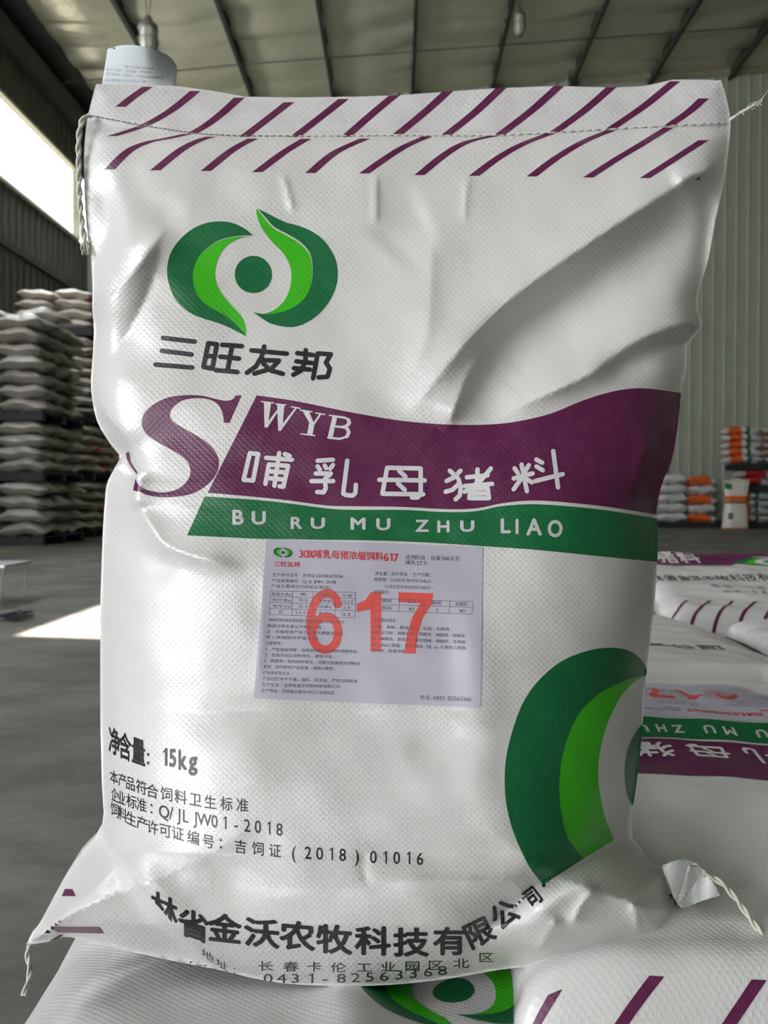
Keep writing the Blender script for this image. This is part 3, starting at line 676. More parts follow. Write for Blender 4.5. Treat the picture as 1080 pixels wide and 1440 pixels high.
# creases: polyline in print space, (width on the left, width on the right) of its direction, height in metres (+ towards the viewer), kind
CREASE = [
 ([(125,163),(220,180),(300,189),(420,191),(560,190),(700,190),(860,181),(1027,173)], 5, 26, -0.0025, 'step'),
 ([(120,205),(400,206),(700,206),(1010,200)], 16, 16, 0.0025, 'soft'),
 ([(60,500),(120,448),(175,395),(240,312)], 14, 60, 0.016, 'ridge'),
 ([(233,322),(205,420),(150,520)], 30, 22, -0.006, 'ridge'),
 ([(120,230),(150,300),(136,400)], 20, 20, -0.006, 'soft'),
 ([(160,215),(210,290),(270,300)], 26, 26, -0.004, 'soft'),
 ([(110,500),(128,540),(150,582),(182,622),(196,680),(190,720)], 45, 12, 0.013, 'ridge'),
 ([(130,630),(158,640),(178,652),(200,676)], 10, 12, -0.016, 'ridge'),
 ([(180,680),(215,745),(250,775),(350,800)], 22, 12, 0.009, 'ridge'),
 ([(194,660),(190,690),(192,720)], 22, 10, 0.008, 'ridge'),
 ([(150,700),(185,760),(260,820)], 22, 30, -0.004, 'soft'),
 ([(560,600),(640,500),(720,420),(860,320),(1010,225),(1060,200)], 80, 30, 0.017, 'ridge'),
 ([(620,600),(700,495),(800,430),(900,360),(990,290),(1040,260)], 40, 55, -0.015, 'soft'),
 ([(625,610),(645,560),(662,520),(690,480)], 50, 12, 0.010, 'ridge'),
 ([(680,590),(820,530),(900,478),(984,448),(1060,420)], 44, 22, 0.013, 'ridge'),
 ([(830,530),(925,492),(1000,478)], 20, 20, -0.010, 'soft'),
 ([(560,545),(600,470),(608,310)], 70, 26, 0.004, 'ridge'),
 ([(540,360),(575,320),(610,300)], 40, 40, -0.003, 'soft'),
 ([(300,240),(430,270),(580,250)], 40, 40, 0.003, 'soft'),
 ([(944,260),(975,245),(1012,240)], 16, 16, 0.006, 'ridge'),
 ([(985,250),(1000,310),(985,390)], 14, 14, -0.005, 'soft'),
 ([(395,240),(405,270),(413,303)], 4, 4, 0.0018, 'ridge'),
 ([(528,238),(528,322)], 4, 4, 0.0018, 'ridge'),
 ([(658,240),(652,320)], 4, 4, 0.0015, 'ridge'),
 ([(940,600),(925,660),(900,720)], 20, 14, -0.006, 'soft'),
 ([(890,700),(905,640),(925,600)], 14, 20, 0.004, 'ridge'),
 ([(372,780),(368,900),(358,980)], 6, 6, 0.0008, 'ridge'),
 ([(660,800),(672,1000),(668,1150)], 30, 30, 0.003, 'soft'),
 ([(144,1160),(157,1190),(198,1247),(227,1286),(257,1318),(282,1341),(320,1364),(345,1380)], 7, 95, -0.019, 'step'),
 ([(160,1180),(206,1238),(240,1280),(268,1308),(335,1352)], 26, 10, 0.004, 'soft'),
 ([(930,1130),(870,1182),(800,1221),(745,1255),(700,1292),(640,1345)], 24, 24, -0.019, 'ridge'),
 ([(905,1200),(860,1215),(790,1255),(720,1310)], 20, 30, 0.007, 'soft'),
 ([(515,1192),(512,1222),(520,1250)], 8, 18, -0.002, 'ridge'),
 ([(520,1245),(600,1238),(700,1240),(775,1232)], 12, 26, 0.005, 'ridge'),
 ([(490,1190),(620,1205),(760,1190)], 20, 20, -0.003, 'soft'),
 ([(330,1250),(450,1265),(600,1275),(690,1290)], 40, 40, 0.004, 'soft'),
 ([(800,1310),(820,1270),(845,1245)], 14, 12, 0.006, 'ridge'),
 ([(755,1345),(770,1315),(790,1285)], 14, 12, 0.005, 'ridge'),
 ([(900,1322),(895,1290),(888,1265)], 8, 8, 0.004, 'ridge'),
 ([(925,1300),(928,1270),(918,1225)], 8, 8, 0.004, 'ridge'),
 ([(60,1315),(90,1285),(150,1235),(160,1190)], 12, 16, 0.004, 'ridge'),
 ([(80,1318),(180,1310),(300,1350)], 10, 14, -0.003, 'soft'),
 ([(560,1060),(640,1040),(700,1050)], 16, 30, -0.002, 'soft'), ([(280,980),(420,1010),(560,1000)], 30, 30, -0.002, 'soft'),
]
def crease_h(P):
    h = np.zeros(len(P))
    for pts, wl_, wr_, amp, kind in CREASE:
        pts = np.array(spline(pts, 5)); seg = np.hypot(*(pts[1:]-pts[:-1]).T); cum = np.concatenate([[0], np.cumsum(seg)]); tot = cum[-1]
        best = np.full(len(P), 1e9); sg = np.zeros(len(P)); tt = np.zeros(len(P))
        for i in range(len(pts)-1):
            a, b_ = pts[i], pts[i+1]; ab = b_-a; L = ab@ab
            t = np.clip(((P-a)@ab)/L, 0, 1); q = a+t[:, None]*ab; r = P-q; d = np.hypot(*r.T)
            m = d < best; best[m] = d[m]
            cr = ab[0]*(P[:, 1]-a[1])-ab[1]*(P[:, 0]-a[0])
            sg[m] = np.sign(cr[m]); tt[m] = ((cum[i]+t*seg[i])/tot)[m]
        # sg>0: right-hand side in image coordinates (y down)
        wd = np.where(sg > 0, wr_, wl_)
        if kind == 'soft': g = np.exp(-(best/wd)**2)
        elif kind == 'ridge': g = np.exp(-(np.sqrt(best**2+6)-2.4)/wd*1.25)
        else:
            g = np.where(sg > 0, (1-np.exp(-best/wl_))*np.exp(-best/wr_), 0)
        fade = np.clip(np.minimum(tt, 1-tt)/0.28, 0, 1); fade = fade*fade*(3-2*fade)
        if kind == 'step': fade = np.ones(len(P))
        h += amp*g*fade
    return h
def wob(P, s, seed=0.0):
    x, y = P[:, 0]/s, P[:, 1]/s
    return (np.sin(x*1.3+y*0.7+seed)+np.sin(-x*0.8+y*1.9+seed*2.1+1.3)+np.sin(x*2.3-y*1.1+seed*0.7+2.0)*0.6+np.sin(x*0.9+y*2.9+seed*1.7)*0.5)/3.1
def main_T(P):
    e = edge_dist(P, OUT)
    Tm = interp(P[:, 1], [(113,.003),(180,.004),(200,.010),(300,.020),(500,.038),(700,.058),(900,.075),(1100,.084),(1250,.080),(1390,.070)])
    R = interp(P[:, 1], [(113,24),(190,30),(260,80),(400,140),(700,200),(1000,235),(1390,200)])
    q = 1-np.clip(e/R, 0, 1)
    ins = inside(P, OUT) | (e < 0.05)
    return Tm*np.sqrt(np.maximum(0, 1-q*q))*(1-np.exp(-e/13.0)), e, ins
def main_mid(P): return interp(P[:, 1], [(113,.592),(400,.585),(700,.576),(1000,.567),(1200,.537),(1300,.506),(1390,.497)])
def main_front(P):
    P = np.asarray(P, float); T, e, ins = main_T(P)
    f = 1-np.exp(-(e/9.0))
    Y = main_mid(P)-T-(crease_h(P)+0.0022*wob(P, 95, 3)+0.0008*wob(P, 28, 9))*f
    return at_depth(P, Y)
def main_back(P):
    P = np.asarray(P, float); T, e, ins = main_T(P)
    Y = main_mid(P)+T*0.9+0.004*wob(P, 80, 5)*(1-np.exp(-e/12.0))
    # keep it inside the silhouette
    return at_depth(P, Y)
ROOT = empty('feed_sack', (0.0, 0.535, 0.30))
tag(ROOT, 'large white woven sack standing upright in the foreground with purple and green banner', 'sack')
fr = Sheet(OUT, 5.0, main_front)
nv = len(fr.P2)
bk = main_back(fr.P2)
e0 = edge_dist(fr.P2, OUT)
P3 = np.concatenate([fr.P3, bk]); P3[nv:][e0 < 0.06] = fr.P3[e0 < 0.06]
faces = []
for t in fr.tris:
    a, b_, c = (fr.P3[i] for i in t)
    f = t if np.dot(np.cross(b_-a, c-a), fr.N3[t[0]]) >= 0 else t[::-1]
    faces.append(list(f)); faces.append([i+nv for i in f[::-1]])
N3 = np.concatenate([fr.N3, -fr.N3])
hem = [1 if (np.mean([fr.P2[i % nv][1] for i in f]) < 187) else 0 for f in faces]
finish('sack_body', np.concatenate([fr.P2, fr.P2]), P3, N3, faces, [M_SACK, M_HEM], ROOT, hem)
LC = [(290, 1345), (170, 1180)]
printed(fr, 'purple_border_bars', [(M_PURP, BARS)], ROOT)
printed(fr, 'printed_emblem', [(M_GRN, EMBLEM_D, 1), (M_LGRN, EMBLEM_L, 1)], ROOT)
printed(fr, 'brand_lettering', [(M_BLK, BRAND, 1)], ROOT)
printed(fr, 'large_letter', [(M_PURP, BIGS)], ROOT)
ban = printed(fr, 'purple_banner', [(M_PURP, BANNER)], ROOT)
printed(fr, 'banner_lettering', [(M_WINK, WYB+CN, 1)], ban, 0.0003)
grn = printed(fr, 'green_band', [(M_GRN, GREEN)], ROOT)
printed(fr, 'band_lettering', [(M_WINK, PIN)], grn, 0.0003)
st = printed(fr, 'product_sticker', [(M_STK, STICK)], ROOT, 0.0004); st['label'] = 'pale lilac paper sticker with small black print'
printed(fr, 'sticker_numerals', [(M_STKB, ST_NUM, 1)], st, 0.0005)['label'] = 'large orange red numerals 617'
printed(fr, 'sticker_title', [(M_STKR, ST_RED, 1), (M_GRN, ST_E1), (M_LGRN, ST_E2)], st, 0.0006)
printed(fr, 'sticker_small_print', [(M_STKT, ST_BLK)], st, 0.0006)
printed(fr, 'weight_lettering', [(M_BLK, WTXT, 1)], ROOT)
printed(fr, 'standard_lettering', [(M_BLK, INFO, 1)], ROOT)
printed(fr, 'company_lettering', [(M_BLK, COMP, 1)], ROOT)
printed(fr, 'address_lettering', [(M_BLK, ADDR)], ROOT)
printed(fr, 'large_emblem', [(M_GRN, BIGE_D, 1), (M_LGRN, BIGE_L, 1)], ROOT)
def ze(p): return zc(p, 20, 1140, 2.7)
def zr(p): return zc(p, 700, 1160, 2.842)
printed(fr, 'corner_print', [(M_PURP, poly(ze([(193,297),(222,298),(234,325),(180,325)]))+poly(ze([(135,440),(325,440),(342,466),(165,462)]))+poly(ze([(135,494),(172,470),(188,470),(160,492)])))], ROOT)
def hem_pt(x, y, lift=0.0008):
    return Vector(main_front(np.array([(x, y)]))[0])+Vector((0, -lift, 0))
# stitching of the hem: short thread bars following the seam
ST_LINE = spline([(127,163),(220,180),(300,190),(420,192),(560,191),(700,191),(860,182),(1024,173)], 40)
mb = MB(); mbd = MB()
for i in range(0, len(ST_LINE)-2, 3):
    (x0, y0), (x1, y1) = ST_LINE[i], ST_LINE[i+2]
    a, b_ = hem_pt(x0, y0), hem_pt(x1, y1)
    (mbd if 40 < x0 < 420 else mb).tube([a, (a+b_)/2+Vector((0, -0.0006, 0)), b_], 0.0004, 5)
mb.build('hem_stitching', M_THR, ROOT, True); mbd.build('hem_stitching', M_THRD, ROOT, True)
def cord(name, pts, r, parent, m=None, turns=300):
    """two twisted strands"""
    P = [Vector(p) for p in spline([tuple(p) for p in pts], 24)]; mb = MB()
    L = 0
    for ph in (0, math.pi):
        q = []; L = 0
        for i, p in enumerate(P):
            if i: L += (p-P[i-1]).length
            t = (P[min(i+1, len(P)-1)]-P[max(i-1, 0)]).normalized(); a = t.cross(Vector((0.2, 1, 0.1))).normalized(); b_ = t.cross(a)
            th = ph+L*turns; q.append(p+(a*math.cos(th)+b_*math.sin(th))*r*0.6)
        mb.tube(q, r*0.62, 6)
    return mb.build(name, m or M_THR, parent, True)
dc = [pt(127,162,.586), pt(116,170,.583), pt(111,195,.583), pt(111,240,.585), pt(113,290,.585), pt(117,325,.585), pt(120,345,.585)]
cord('hem_cord', dc, 0.0019, ROOT)
mb = MB()
for i in range(10):
    a = pt(119+random.uniform(-2,3), 338, .584); b_ = pt(119+random.uniform(-6,8), 356+random.uniform(-6,4), .584+random.uniform(-.004,.004))
    mb.tube([a, (a+b_)/2+Vector((random.uniform(-.002,.002), 0, 0)), b_], 0.0006, 5)
mb.build('frayed_cord_end', M_THR, ROOT, True)
mb = MB()
mb.tube([pt(1027,168,.59), pt(1040,160,.59), pt(1052,153,.588), pt(1066,145,.588), pt(1082,126,.586)], [.0011,.0012,.001,.0004,.0003], 6)
for i in range(14):
    t = random.random(); x = 1030+30*t; y = 166-17*t
    mb.tube([pt(x, y, .589), pt(x+7, y-5+random.uniform(-5,5), .589), pt(x+13, y-7+random.uniform(-6,6), .587)], 0.00045, 4)
mb.build('loose_seam_thread', M_THR, ROOT, True)
cord('seam_cord', [pt(41,1326,.515), pt(39,1345,.512), pt(42,1365,.508), pt(38,1385,.502), pt(33,1400,.497)], 0.0017, ROOT)
# folded white corner of the bottom seam at the right, with its cord
FL = zr([(660,165),(700,140),(745,132),(800,155),(838,190),(862,235),(882,280),(840,298),(780,318),(730,332),(700,290)])
fl = Sheet(FL, 4.0, lambda P: at_depth(P, 0.522-0.004*np.sin((np.asarray(P)[:, 0]-930)/9.0)-0.00018*(np.asarray(P)[:, 1]-1200)))
fo = finish('seam_flap', fl.P2, fl.P3, fl.N3, fl.tris, [mat('seam_fabric', (0.72, 0.74, 0.73), 0.4, weave=(WV, .4))], ROOT, normals=False)
md = fo.modifiers.new('thickness', 'SOLIDIFY'); md.thickness = 0.0015
FL2 = zr([(760,160),(800,160),(805,200),(760,260),(722,322),(718,300),(740,240)])
f2 = Sheet(FL2, 4.0, lambda P: at_depth(P, 0.516-0.003*np.cos((np.asarray(P)[:, 0]-960)/7.0)-0.00018*(np.asarray(P)[:, 1]-1200)))
f2o = finish('seam_flap', f2.P2, f2.P3, f2.N3, f2.tris, [M_SACK], ROOT, normals=False); f2o.modifiers.new('thickness', 'SOLIDIFY').thickness = 0.0015
f3 = Sheet(zr([(682,278),(700,275),(716,290),(722,318),(708,322),(702,300)]), 4.0, lambda P: at_depth(P, 0.511+0*np.asarray(P)[:, 0]))
f3o = finish('corner_print', f3.P2, f3.P3, f3.N3, f3.tris, [M_PURP], ROOT, normals=False); f3o.modifiers.new('thickness', 'SOLIDIFY').thickness = 0.0006
cord('seam_cord', [pt(990,1230,.512), pt(1002,1234,.512), pt(1018,1245,.508), pt(1038,1268,.503), pt(1055,1292,.497), pt(1072,1314,.492)], 0.0018, ROOT)
# paper tag sewn behind the hem, curling forward at its right
TAG = spline([(152,69),(170,64),(192,64),(215,69),(238,80),(248,95),(247,112),(243,126)], 4)+[(240,140),(142,140),(144,118)]
def tagpos(P):
    P = np.asarray(P, float); u = np.clip((P[:, 0]-145)/104, 0, 1); v = (130-P[:, 1])/66
    return at_depth(P, 0.599-0.020*np.clip(v, 0, 1)*u**2*0-0.006*np.sin(u*math.pi)*np.clip(v, 0, 1)+0.030*np.clip(u-0.55, 0, 1)**2*4*np.clip(v+.2, 0, 1)-0.004*np.clip(v, 0, 1)**2)
tg = Sheet(TAG, 3.0, tagpos)
to = finish('paper_tag', tg.P2, tg.P3, tg.N3, tg.tris, [M_TAG], ROOT, normals=False); to.modifiers.new('thickness', 'SOLIDIFY').thickness = 0.0004
to['label'] = 'white paper tag sewn into the top hem with small print'
def tl(text, x0, y0, x1, y1, h):
    n = len(text); return line(text, [(0, x0, y0), (n-1, x1, y1)], h, (x1-x0)/max(1, n-1)*0.9)
TT = tl('饲料产品合格证使用说明', 177, 96, 214, 99, 4)+tl('生产日期：见包装 质检员', 152, 100, 211, 104, 3.6)+tl('执行标准：检验员：合格品有效期限内', 152, 106, 228, 112, 3.8)+tl('请妥善保管此标签凭此证退换', 150, 115, 203, 117, 4)
printed(tg, 'tag_lettering', [(M_STKT, TT)], to, 0.0004)
# ================================================================== sacks lying around and under the standing one
def lying(name, label, loc, rz, wd, ln, T0, layers, mid=0.0, cell=14, deform=None, seed=0.0, R=170, body=None, wr=1.0, tilt=0.0, hemflat=True):
    root = empty(name, loc); tag(root, label, 'sack')
    o = [(135,115),(555,118),(975,115),(972,180)]+spline([(972,180),(948,420),(940,752),(948,1080),(972,1320)],3)+[(975,1390),(555,1386),(135,1390),(138,1320)]+spline([(138,1320),(162,1080),(170,752),(162,420),(138,180)],3)
    ox = [p for i, p in enumerate(o) if p != o[i-1]]
    Mx = Matrix.Translation(loc) @ Matrix.Rotation(rz, 4, 'Z') @ Matrix.Rotation(tilt, 4, 'X'); Mr = np.array(Mx.to_3x3()); Mt = np.array(Mx.translation)
    def pos(P, side):
        P = np.asarray(P, float); e = edge_dist(P, ox)
        q = 1-np.clip(e/R, 0, 1); T = T0*np.sqrt(np.maximum(0, 1-q*q))
        if hemflat: T = T*np.clip((P[:, 1]-115)/220+0.12, 0.12, 1)
        f = 1-np.exp(-e/25.0)
        z = side*T+wr*f*(0.005*wob(P, 110, seed)+0.002*wob(P, 40, seed+2))+(0.0004*side)
        x = (P[:, 0]-555)/850*wd; y = -(P[:, 1]-752)/1275*ln
        Q = np.stack([x, y, z+mid], 1)
        if deform: Q = deform(Q, P)
        return Q@Mr.T+Mt
    sh = Sheet(ox, cell, lambda P: pos(P, 1)); bk = pos(sh.P2, -0.9); nv = len(sh.P2); e = edge_dist(sh.P2, ox)
    P3 = np.concatenate([sh.P3, bk]); P3[nv:][e < 0.06] = sh.P3[e < 0.06]
    fs = []
    for t in sh.tris:
        a, b_, c = (sh.P3[i] for i in t); f = t if np.dot(np.cross(b_-a, c-a), sh.N3[t[0]]) >= 0 else t[::-1]
        fs.append(list(f)); fs.append([i+nv for i in f[::-1]])
    finish('sack_body', np.concatenate([sh.P2, sh.P2]), P3, np.concatenate([sh.N3, -sh.N3]), fs, [body or M_SACK], root)
    for nm, L in layers: printed(sh, nm, L, root, 0.0004)
    return root, sh
def moved(tris, sx, sy, dx, dy, cx=0, cy=0): return [[(cx+(x-cx)*sx+dx, cy+(y-cy)*sy+dy) for x, y in t] for t in tris]
def bars(y0, y1, x0=150, x1=960, step=79, lean=75, w=14):
    out = []; x = x0
    while x < x1: out += poly([(x-w/2, y1), (x+w/2, y1), (x+lean+w/2, y0), (x+lean-w/2, y0)]); x += step
    return out
# sack whose print lies upside down to the viewer, hem hanging towards the camera
def d1(Q, P):
    Q = Q.copy(); h = np.clip((250-P[:, 1])/135, 0, 1)
    Q[:, 2] -= 0.085*h**1.4; Q[:, 1] -= 0.035*h
    Q[:, 2] += 0.008*np.exp(-((P[:, 1]-262)/22)**2)
    sv = (P[:, 1]-250)/1275*0.8
    Q[:, 2] += np.interp(sv, [0, .10, .194, .292, .33, .376, .5, .65, .715], [0, .012, .030, .040, .054, .061, .050, .015, 0])
    return Q
lying('feed_sack', 'white sack with upside down purple banner, lying under the right corner of the standing sack',
      (0.300, 0.78, 0.286), math.pi-0.01, 0.47, 0.80, 0.058,
      [('purple_border_bars', [(M_PURP, bars(118, 246, 150, 940, 110, 200, 16))]), ('purple_banner', [(M_PURP, BANNER), (M_WINK, WYB+CN, 1)]), ('green_band', [(M_GRN, GREEN), (M_WINK, PIN)]),
       ('large_letter', [(M_PURP, BIGS)]), ('printed_emblem', [(M_GRN, EMBLEM_D), (M_LGRN, EMBLEM_L)]), ('brand_lettering', [(M_BLK, BRAND, 1)]),
       ('product_sticker', [(M_STK, STICK), (M_STKB, ST_NUM, 1), (M_STKR, ST_RED, 1)]+[(M_STKT, [t for t in ST_BLK])])], deform=d1, seed=1.0, cell=11)
# sack below, emblem showing at the bottom of the picture
def d2(Q, P):
    Q = Q.copy(); Q[:, 2] += 0.006*np.exp(-((Q[:, 0]+0.02)/0.02)**2)-0.004*np.exp(-((Q[:, 0]-0.03)/0.02)**2); return Q
ec = (355, 383)
lying('feed_sack', 'glossy white sack lying flat directly under the standing one, green emblem in its middle',
      (-0.01, 0.49, 0.243), 0.04, 0.55, 0.60, 0.054,
      [('printed_emblem', [(M_GRN, moved(EMBLEM_D, 0.80, 1.05, 272, 330, *ec)), (M_LGRN, moved(EMBLEM_L, 0.80, 1.05, 272, 330, *ec))])], deform=d2, seed=4.0, cell=11, hemflat=False, wr=0.8)
# folded sack behind
def d3(Q, P):
    Q = Q.copy(); a = np.clip(Q[:, 0]-0.10, 0, 1); Q[:, 2] -= 1.3*a**1.6; Q[:, 1] -= 0.10*np.clip(a*4, 0, 1)
    return Q
lying('feed_sack', 'nearly plain white sack with drooping right end, between two printed sacks at right',
      (0.36, 1.20, 0.372), 0.0, 0.48, 0.46, 0.036,
      [('company_lettering', [(M_BLK, line('有限公司', [(0, 500, 1010), (3, 700, 1060)], 70, 60, 0.014))])], deform=d3, seed=7.0, R=70, hemflat=False)
CO3 = line('吉林省金沃农牧科技有限公司', [(0, 178, 760), (12, 178+12*49, 800)], 110, 43, 0.014)
BN3 = poly([(140, 118), (970, 118), (970, 330), (700, 300), (560, 470), (140, 470)])
TX3 = line('母猪料', [(0, 250, 400), (2, 430, 400)], 210, 70, 0.02)
AD3 = line('地址：长春卡伦工业园区北区', [(0, 400, 930), (12, 880, 960)], 60, 26)+line('电话：0431-82563368', [(0, 420, 1020), (14, 860, 1045)], 50, 24)
lying('feed_sack', 'white sack with black company lettering and slanting bars, farthest of the lying sacks at right',
      (0.86, 1.93, 0.375), 0.0, 0.56, 0.50, 0.045,
      [('purple_banner', [(M_PURP, BN3), (M_WINK, TX3, 1)]), ('green_patch', [(M_GRN, moved(EMBLEM_D, 1.2, 1.0, 380, 20, *ec)), (M_LGRN, moved(EMBLEM_L, 1.2, 1, 380, 20, *ec))]), ('company_lettering', [(M_BLK, CO3+AD3, 1)]), ('purple_border_bars', [(M_PURP, bars(1130, 1385, 130, 900, 78, 120, 13))])], seed=9.0, R=90, tilt=0.23, hemflat=False, cell=16)
lying('feed_sack', 'barred sack end poking in at the right edge behind the drooping sack',
      (0.86, 1.42, 0.335), -0.12, 0.42, 0.34, 0.035,
      [('purple_border_bars', [(M_PURP, bars(900, 1150, 130, 965, 70, 60, 11)+bars(1170, 1385, 130, 965, 70, -30, 11))])], seed=11.0, R=120, hemflat=False, cell=18)
lying('feed_sack', 'white sack with dark bars at the right edge, under the barred sack end',
      (0.80, 1.14, 0.275), -0.5, 0.46, 0.40, 0.045,
      [('purple_border_bars', [(M_PURP, bars(300, 700, 130, 965, 80, 80, 12))])], seed=13.0, R=140, hemflat=False, cell=18)
# the plain sacks carrying them, mostly hidden
for k, (x, y, z, rz, a, b_) in enumerate(((-0.01, 0.52, 0.115, 0.0, 0.52, 0.66), (0.50, 0.78, 0.105, 0.05, 0.48, 0.70), (0.38, 1.28, 0.09, 0.02, 0.56, 0.36), (0.38, 1.28, 0.245, 0.0, 0.54, 0.36),
                                   (0.90, 1.95, 0.10, 0.0, 0.6, 0.5), (0.90, 1.97, 0.255, 0.03, 0.56, 0.5), (0.92, 1.30, 0.085, 0.1, 0.46, 0.66), (0.93, 1.34, 0.22, 0.0, 0.42, 0.5))):
    r, sh = lying('feed_sack', ['plain white sack on the floor under the glossy sack', 'plain white sack on the floor under the upside down banner sack', 'plain white sack on the floor, second layer below the drooping sack', 'plain white sack directly under the drooping sack',
        'plain white sack on the floor under the company lettered sack', 'plain white sack directly below the company lettered sack', 'plain white sack on the floor by the right edge', 'plain white sack directly below the small barred sack end'][k],
        (x, y, z), rz, a, b_, 0.075 if k in (0, 1, 2, 4, 6) else 0.06, [], seed=20+k, cell=30, hemflat=False)
# ================================================================== stacks of sacks far behind
M_OLD = mat('woven_dull', (0.36, 0.335, 0.30), 0.33, noise=(3, 0.5, (0.24, 0.22, 0.19)), bump=(14, 0.5, 0.02))
M_OLD2 = mat('woven_beige', (0.55, 0.5, 0.43), 0.4, noise=(3, 0.4, (0.42, 0.37, 0.31)), bump=(14, 0.5, 0.02))
M_RED = mat('red_print', (0.45, 0.03, 0.04), 0.4)
M_WHT = mat('woven_far_white', (0.62, 0.62, 0.62), 0.4, noise=(4, 0.4, (0.42, 0.42, 0.44)), bump=(14, 0.4, 0.02))
M_ORG = mat('orange_print', (0.75, 0.14, 0.035), 0.4)
M_PALL = mat('dark_pallet', (0.018, 0.022, 0.024), 0.6)
def pillow_mesh(name, w_, l_, t_, seed, mats, patch=None, nx=14, ny=10):
    rnd = random.Random(seed); ph = [rnd.uniform(0, 6) for _ in range(6)]
    vs = []; fs = []; mi = []
    for side in (1, -1):
        for j in range(ny+1):
            for i in range(nx+1):
                u = i/nx*2-1; v = j/ny*2-1
                p = ((1-abs(u)**3.2)*(1-abs(v)**3.2))**0.55
                x = u*w_/2*(1-0.07*(1-v*v)*abs(u)**3); y = v*l_/2*(1-0.07*(1-u*u)*abs(v)**3)
                z = side*p*t_/2+0.10*t_*(math.sin(u*3+ph[0])*math.sin(v*2.4+ph[1])+0.6*math.sin(u*6+ph[2]+v*3))-0.16*t_*(u*u)*(1 if seed < 20 else .4)
                vs.append((x, y, z))
        k = (nx+1)*(ny+1)*(0 if side == 1 else 1)
        for j in range(ny):
            for i in range(nx):
                q = (k+j*(nx+1)+i, k+j*(nx+1)+i+1, k+(j+1)*(nx+1)+i+1, k+(j+1)*(nx+1)+i)
                fs.append(q if side == 1 else q[::-1])
                mi.append(patch((i+.5)/nx, (j+.5)/ny, side) if patch else 0)
    me = bpy.data.meshes.new(name); me.from_pydata(vs, [], fs)
    for m in mats: me.materials.append(m)
    me.polygons.foreach_set('material_index', mi); me.polygons.foreach_set('use_smooth', [True]*len(fs))
    me.update(); return me
OLDM = [pillow_mesh('old', .66, .46, .185, s, [M_OLD]) for s in range(5)]
BEIM = [pillow_mesh('beige', .61, .45, .15, s+9, [M_OLD2, M_RED], (lambda u, v, sd: 1 if (u > 0.8 and 0.2 < v < 0.7) else 0) if s % 2 else None) for s in range(4)]
def pallet(name, label, x0, x1, y0, y1, z0, group):
    r = empty(name, ((x0+x1)/2, (y0+y1)/2, z0)); tag(r, label, 'pallet')
    n = max(4, int((x1-x0)/0.16))
    for k in range(n):
        xa = x0+(x1-x0)*k/n; mb = MB(); mb.box((xa+0.015, y0, z0+0.095), (xa+(x1-x0)/n-0.015, y1, z0+0.12)); mb.build('deck_board', M_PALL, r)
    for k in range(3):
        ya = y0+(y1-y0-0.1)*k/2; mb = MB(); mb.box((x0, ya, z0), (x1, ya+0.1, z0+0.095)); mb.build('stringer', M_PALL, r)
    return r
ORD = ['bottom', 'second', 'third', 'fourth', 'fifth', 'sixth', 'seventh', 'eighth', 'ninth', 'tenth', 'eleventh']
def stack(x1, y0, tiers, nxs, nys, sw, sl_, meshes, where, what, rot90=False, extra_back=True):
    z = 0.0
    for ti, (rows, rh) in enumerate(tiers):
        pallet('pallet', 'dark pallet under the %s tier of the %s' % (ORD[ti], where), x1-nxs*sw, x1-0.04, y0+0.03, y0+nys*sl_-0.03, z, None); z += 0.12
        for r in range(rows):
            top = ti == len(tiers)-1 and r >= rows-1
            for i in range(nxs):
                for j in range(nys):
                    if not (j == 0 or i == nxs-1 or top): continue
                    if top and random.random() < 0.25 and i != nxs-2: continue
                    o = bpy.data.objects.new('stacked_sack', random.choice(meshes)); COL.objects.link(o)
                    sh = 0.5*(r % 2)*0.12
                    o.location = (x1-(nxs-i-.5)*sw+random.uniform(-.035, .035)-0.02, y0+(j+.5)*sl_+random.uniform(-.03, .03), z+rh*(r+.5))
                    o.rotation_euler = (random.uniform(-.03, .03), random.uniform(-.05, .05), random.uniform(-.07, .07)+(math.pi if random.random() < .5 else 0))
                    lab = '%s sack, %s row of %s tier, %s %s %s' % (what, ORD[r], ORD[ti], ('front', 'second', 'third')[j], ('left', 'middle', 'right')[i+3-nxs], where)
                    tag(o, lab, 'sack', 'sacks of the '+where)
            pass
        z += rows*rh
stack(-4.55, 9.9, [(4, .18), (4, .165), (8, .18)], 3, 3, .66, .46, OLDM, 'nearer left stack', 'dull grey')
stack(-4.72, 12.0, [(5, .155), (5, .155), (8, .155), (4, .155)], 2, 3, .62, .46, BEIM, 'farther left stack', 'beige')
# right hand stacks at back wall
def opatch(a, b_): return lambda u, v, sd: 1 if (a < u < b_ and v < 0.75) else 0
def band2(u, v, sd): return 1 if (0.1 < u < 0.42 and v < 0.8) else (2 if 0.55 < u < 0.62 and v < .4 else 0)
M_GF = mat('far_green_print', (0.02, 0.16, 0.07), 0.5)
ORGM = [pillow_mesh('orange', .60, .42, .2, s+30, [M_WHT, M_ORG, M_GF], opatch(0.04, 0.96) if s == 0 else opatch(0.0, 0.80), 20, 10) for s in range(2)]
GRYM = [pillow_mesh('white', .60, .42, .2, s+40, [M_WHT, M_BLK, M_ORG], (lambda u, v, sd: 1 if (0.3 < u < 0.36 and 0.05 < v < .3) else (2 if u > 0.93 and v < .5 else 0)), 20, 10) for s in range(2)]
MIXM = [pillow_mesh('mixed', .76, .5, .158, s+50, [M_WHT, M_ORG, M_GF], band2, 22, 10) for s in range(2)]
REDM = [pillow_mesh('red', .74, .5, .16, s+60, [M_WHT, M_RED], (lambda u, v, sd: 1 if 0.15 < u < 0.7 and v < .8 else 0), 20, 10) for s in range(2)]
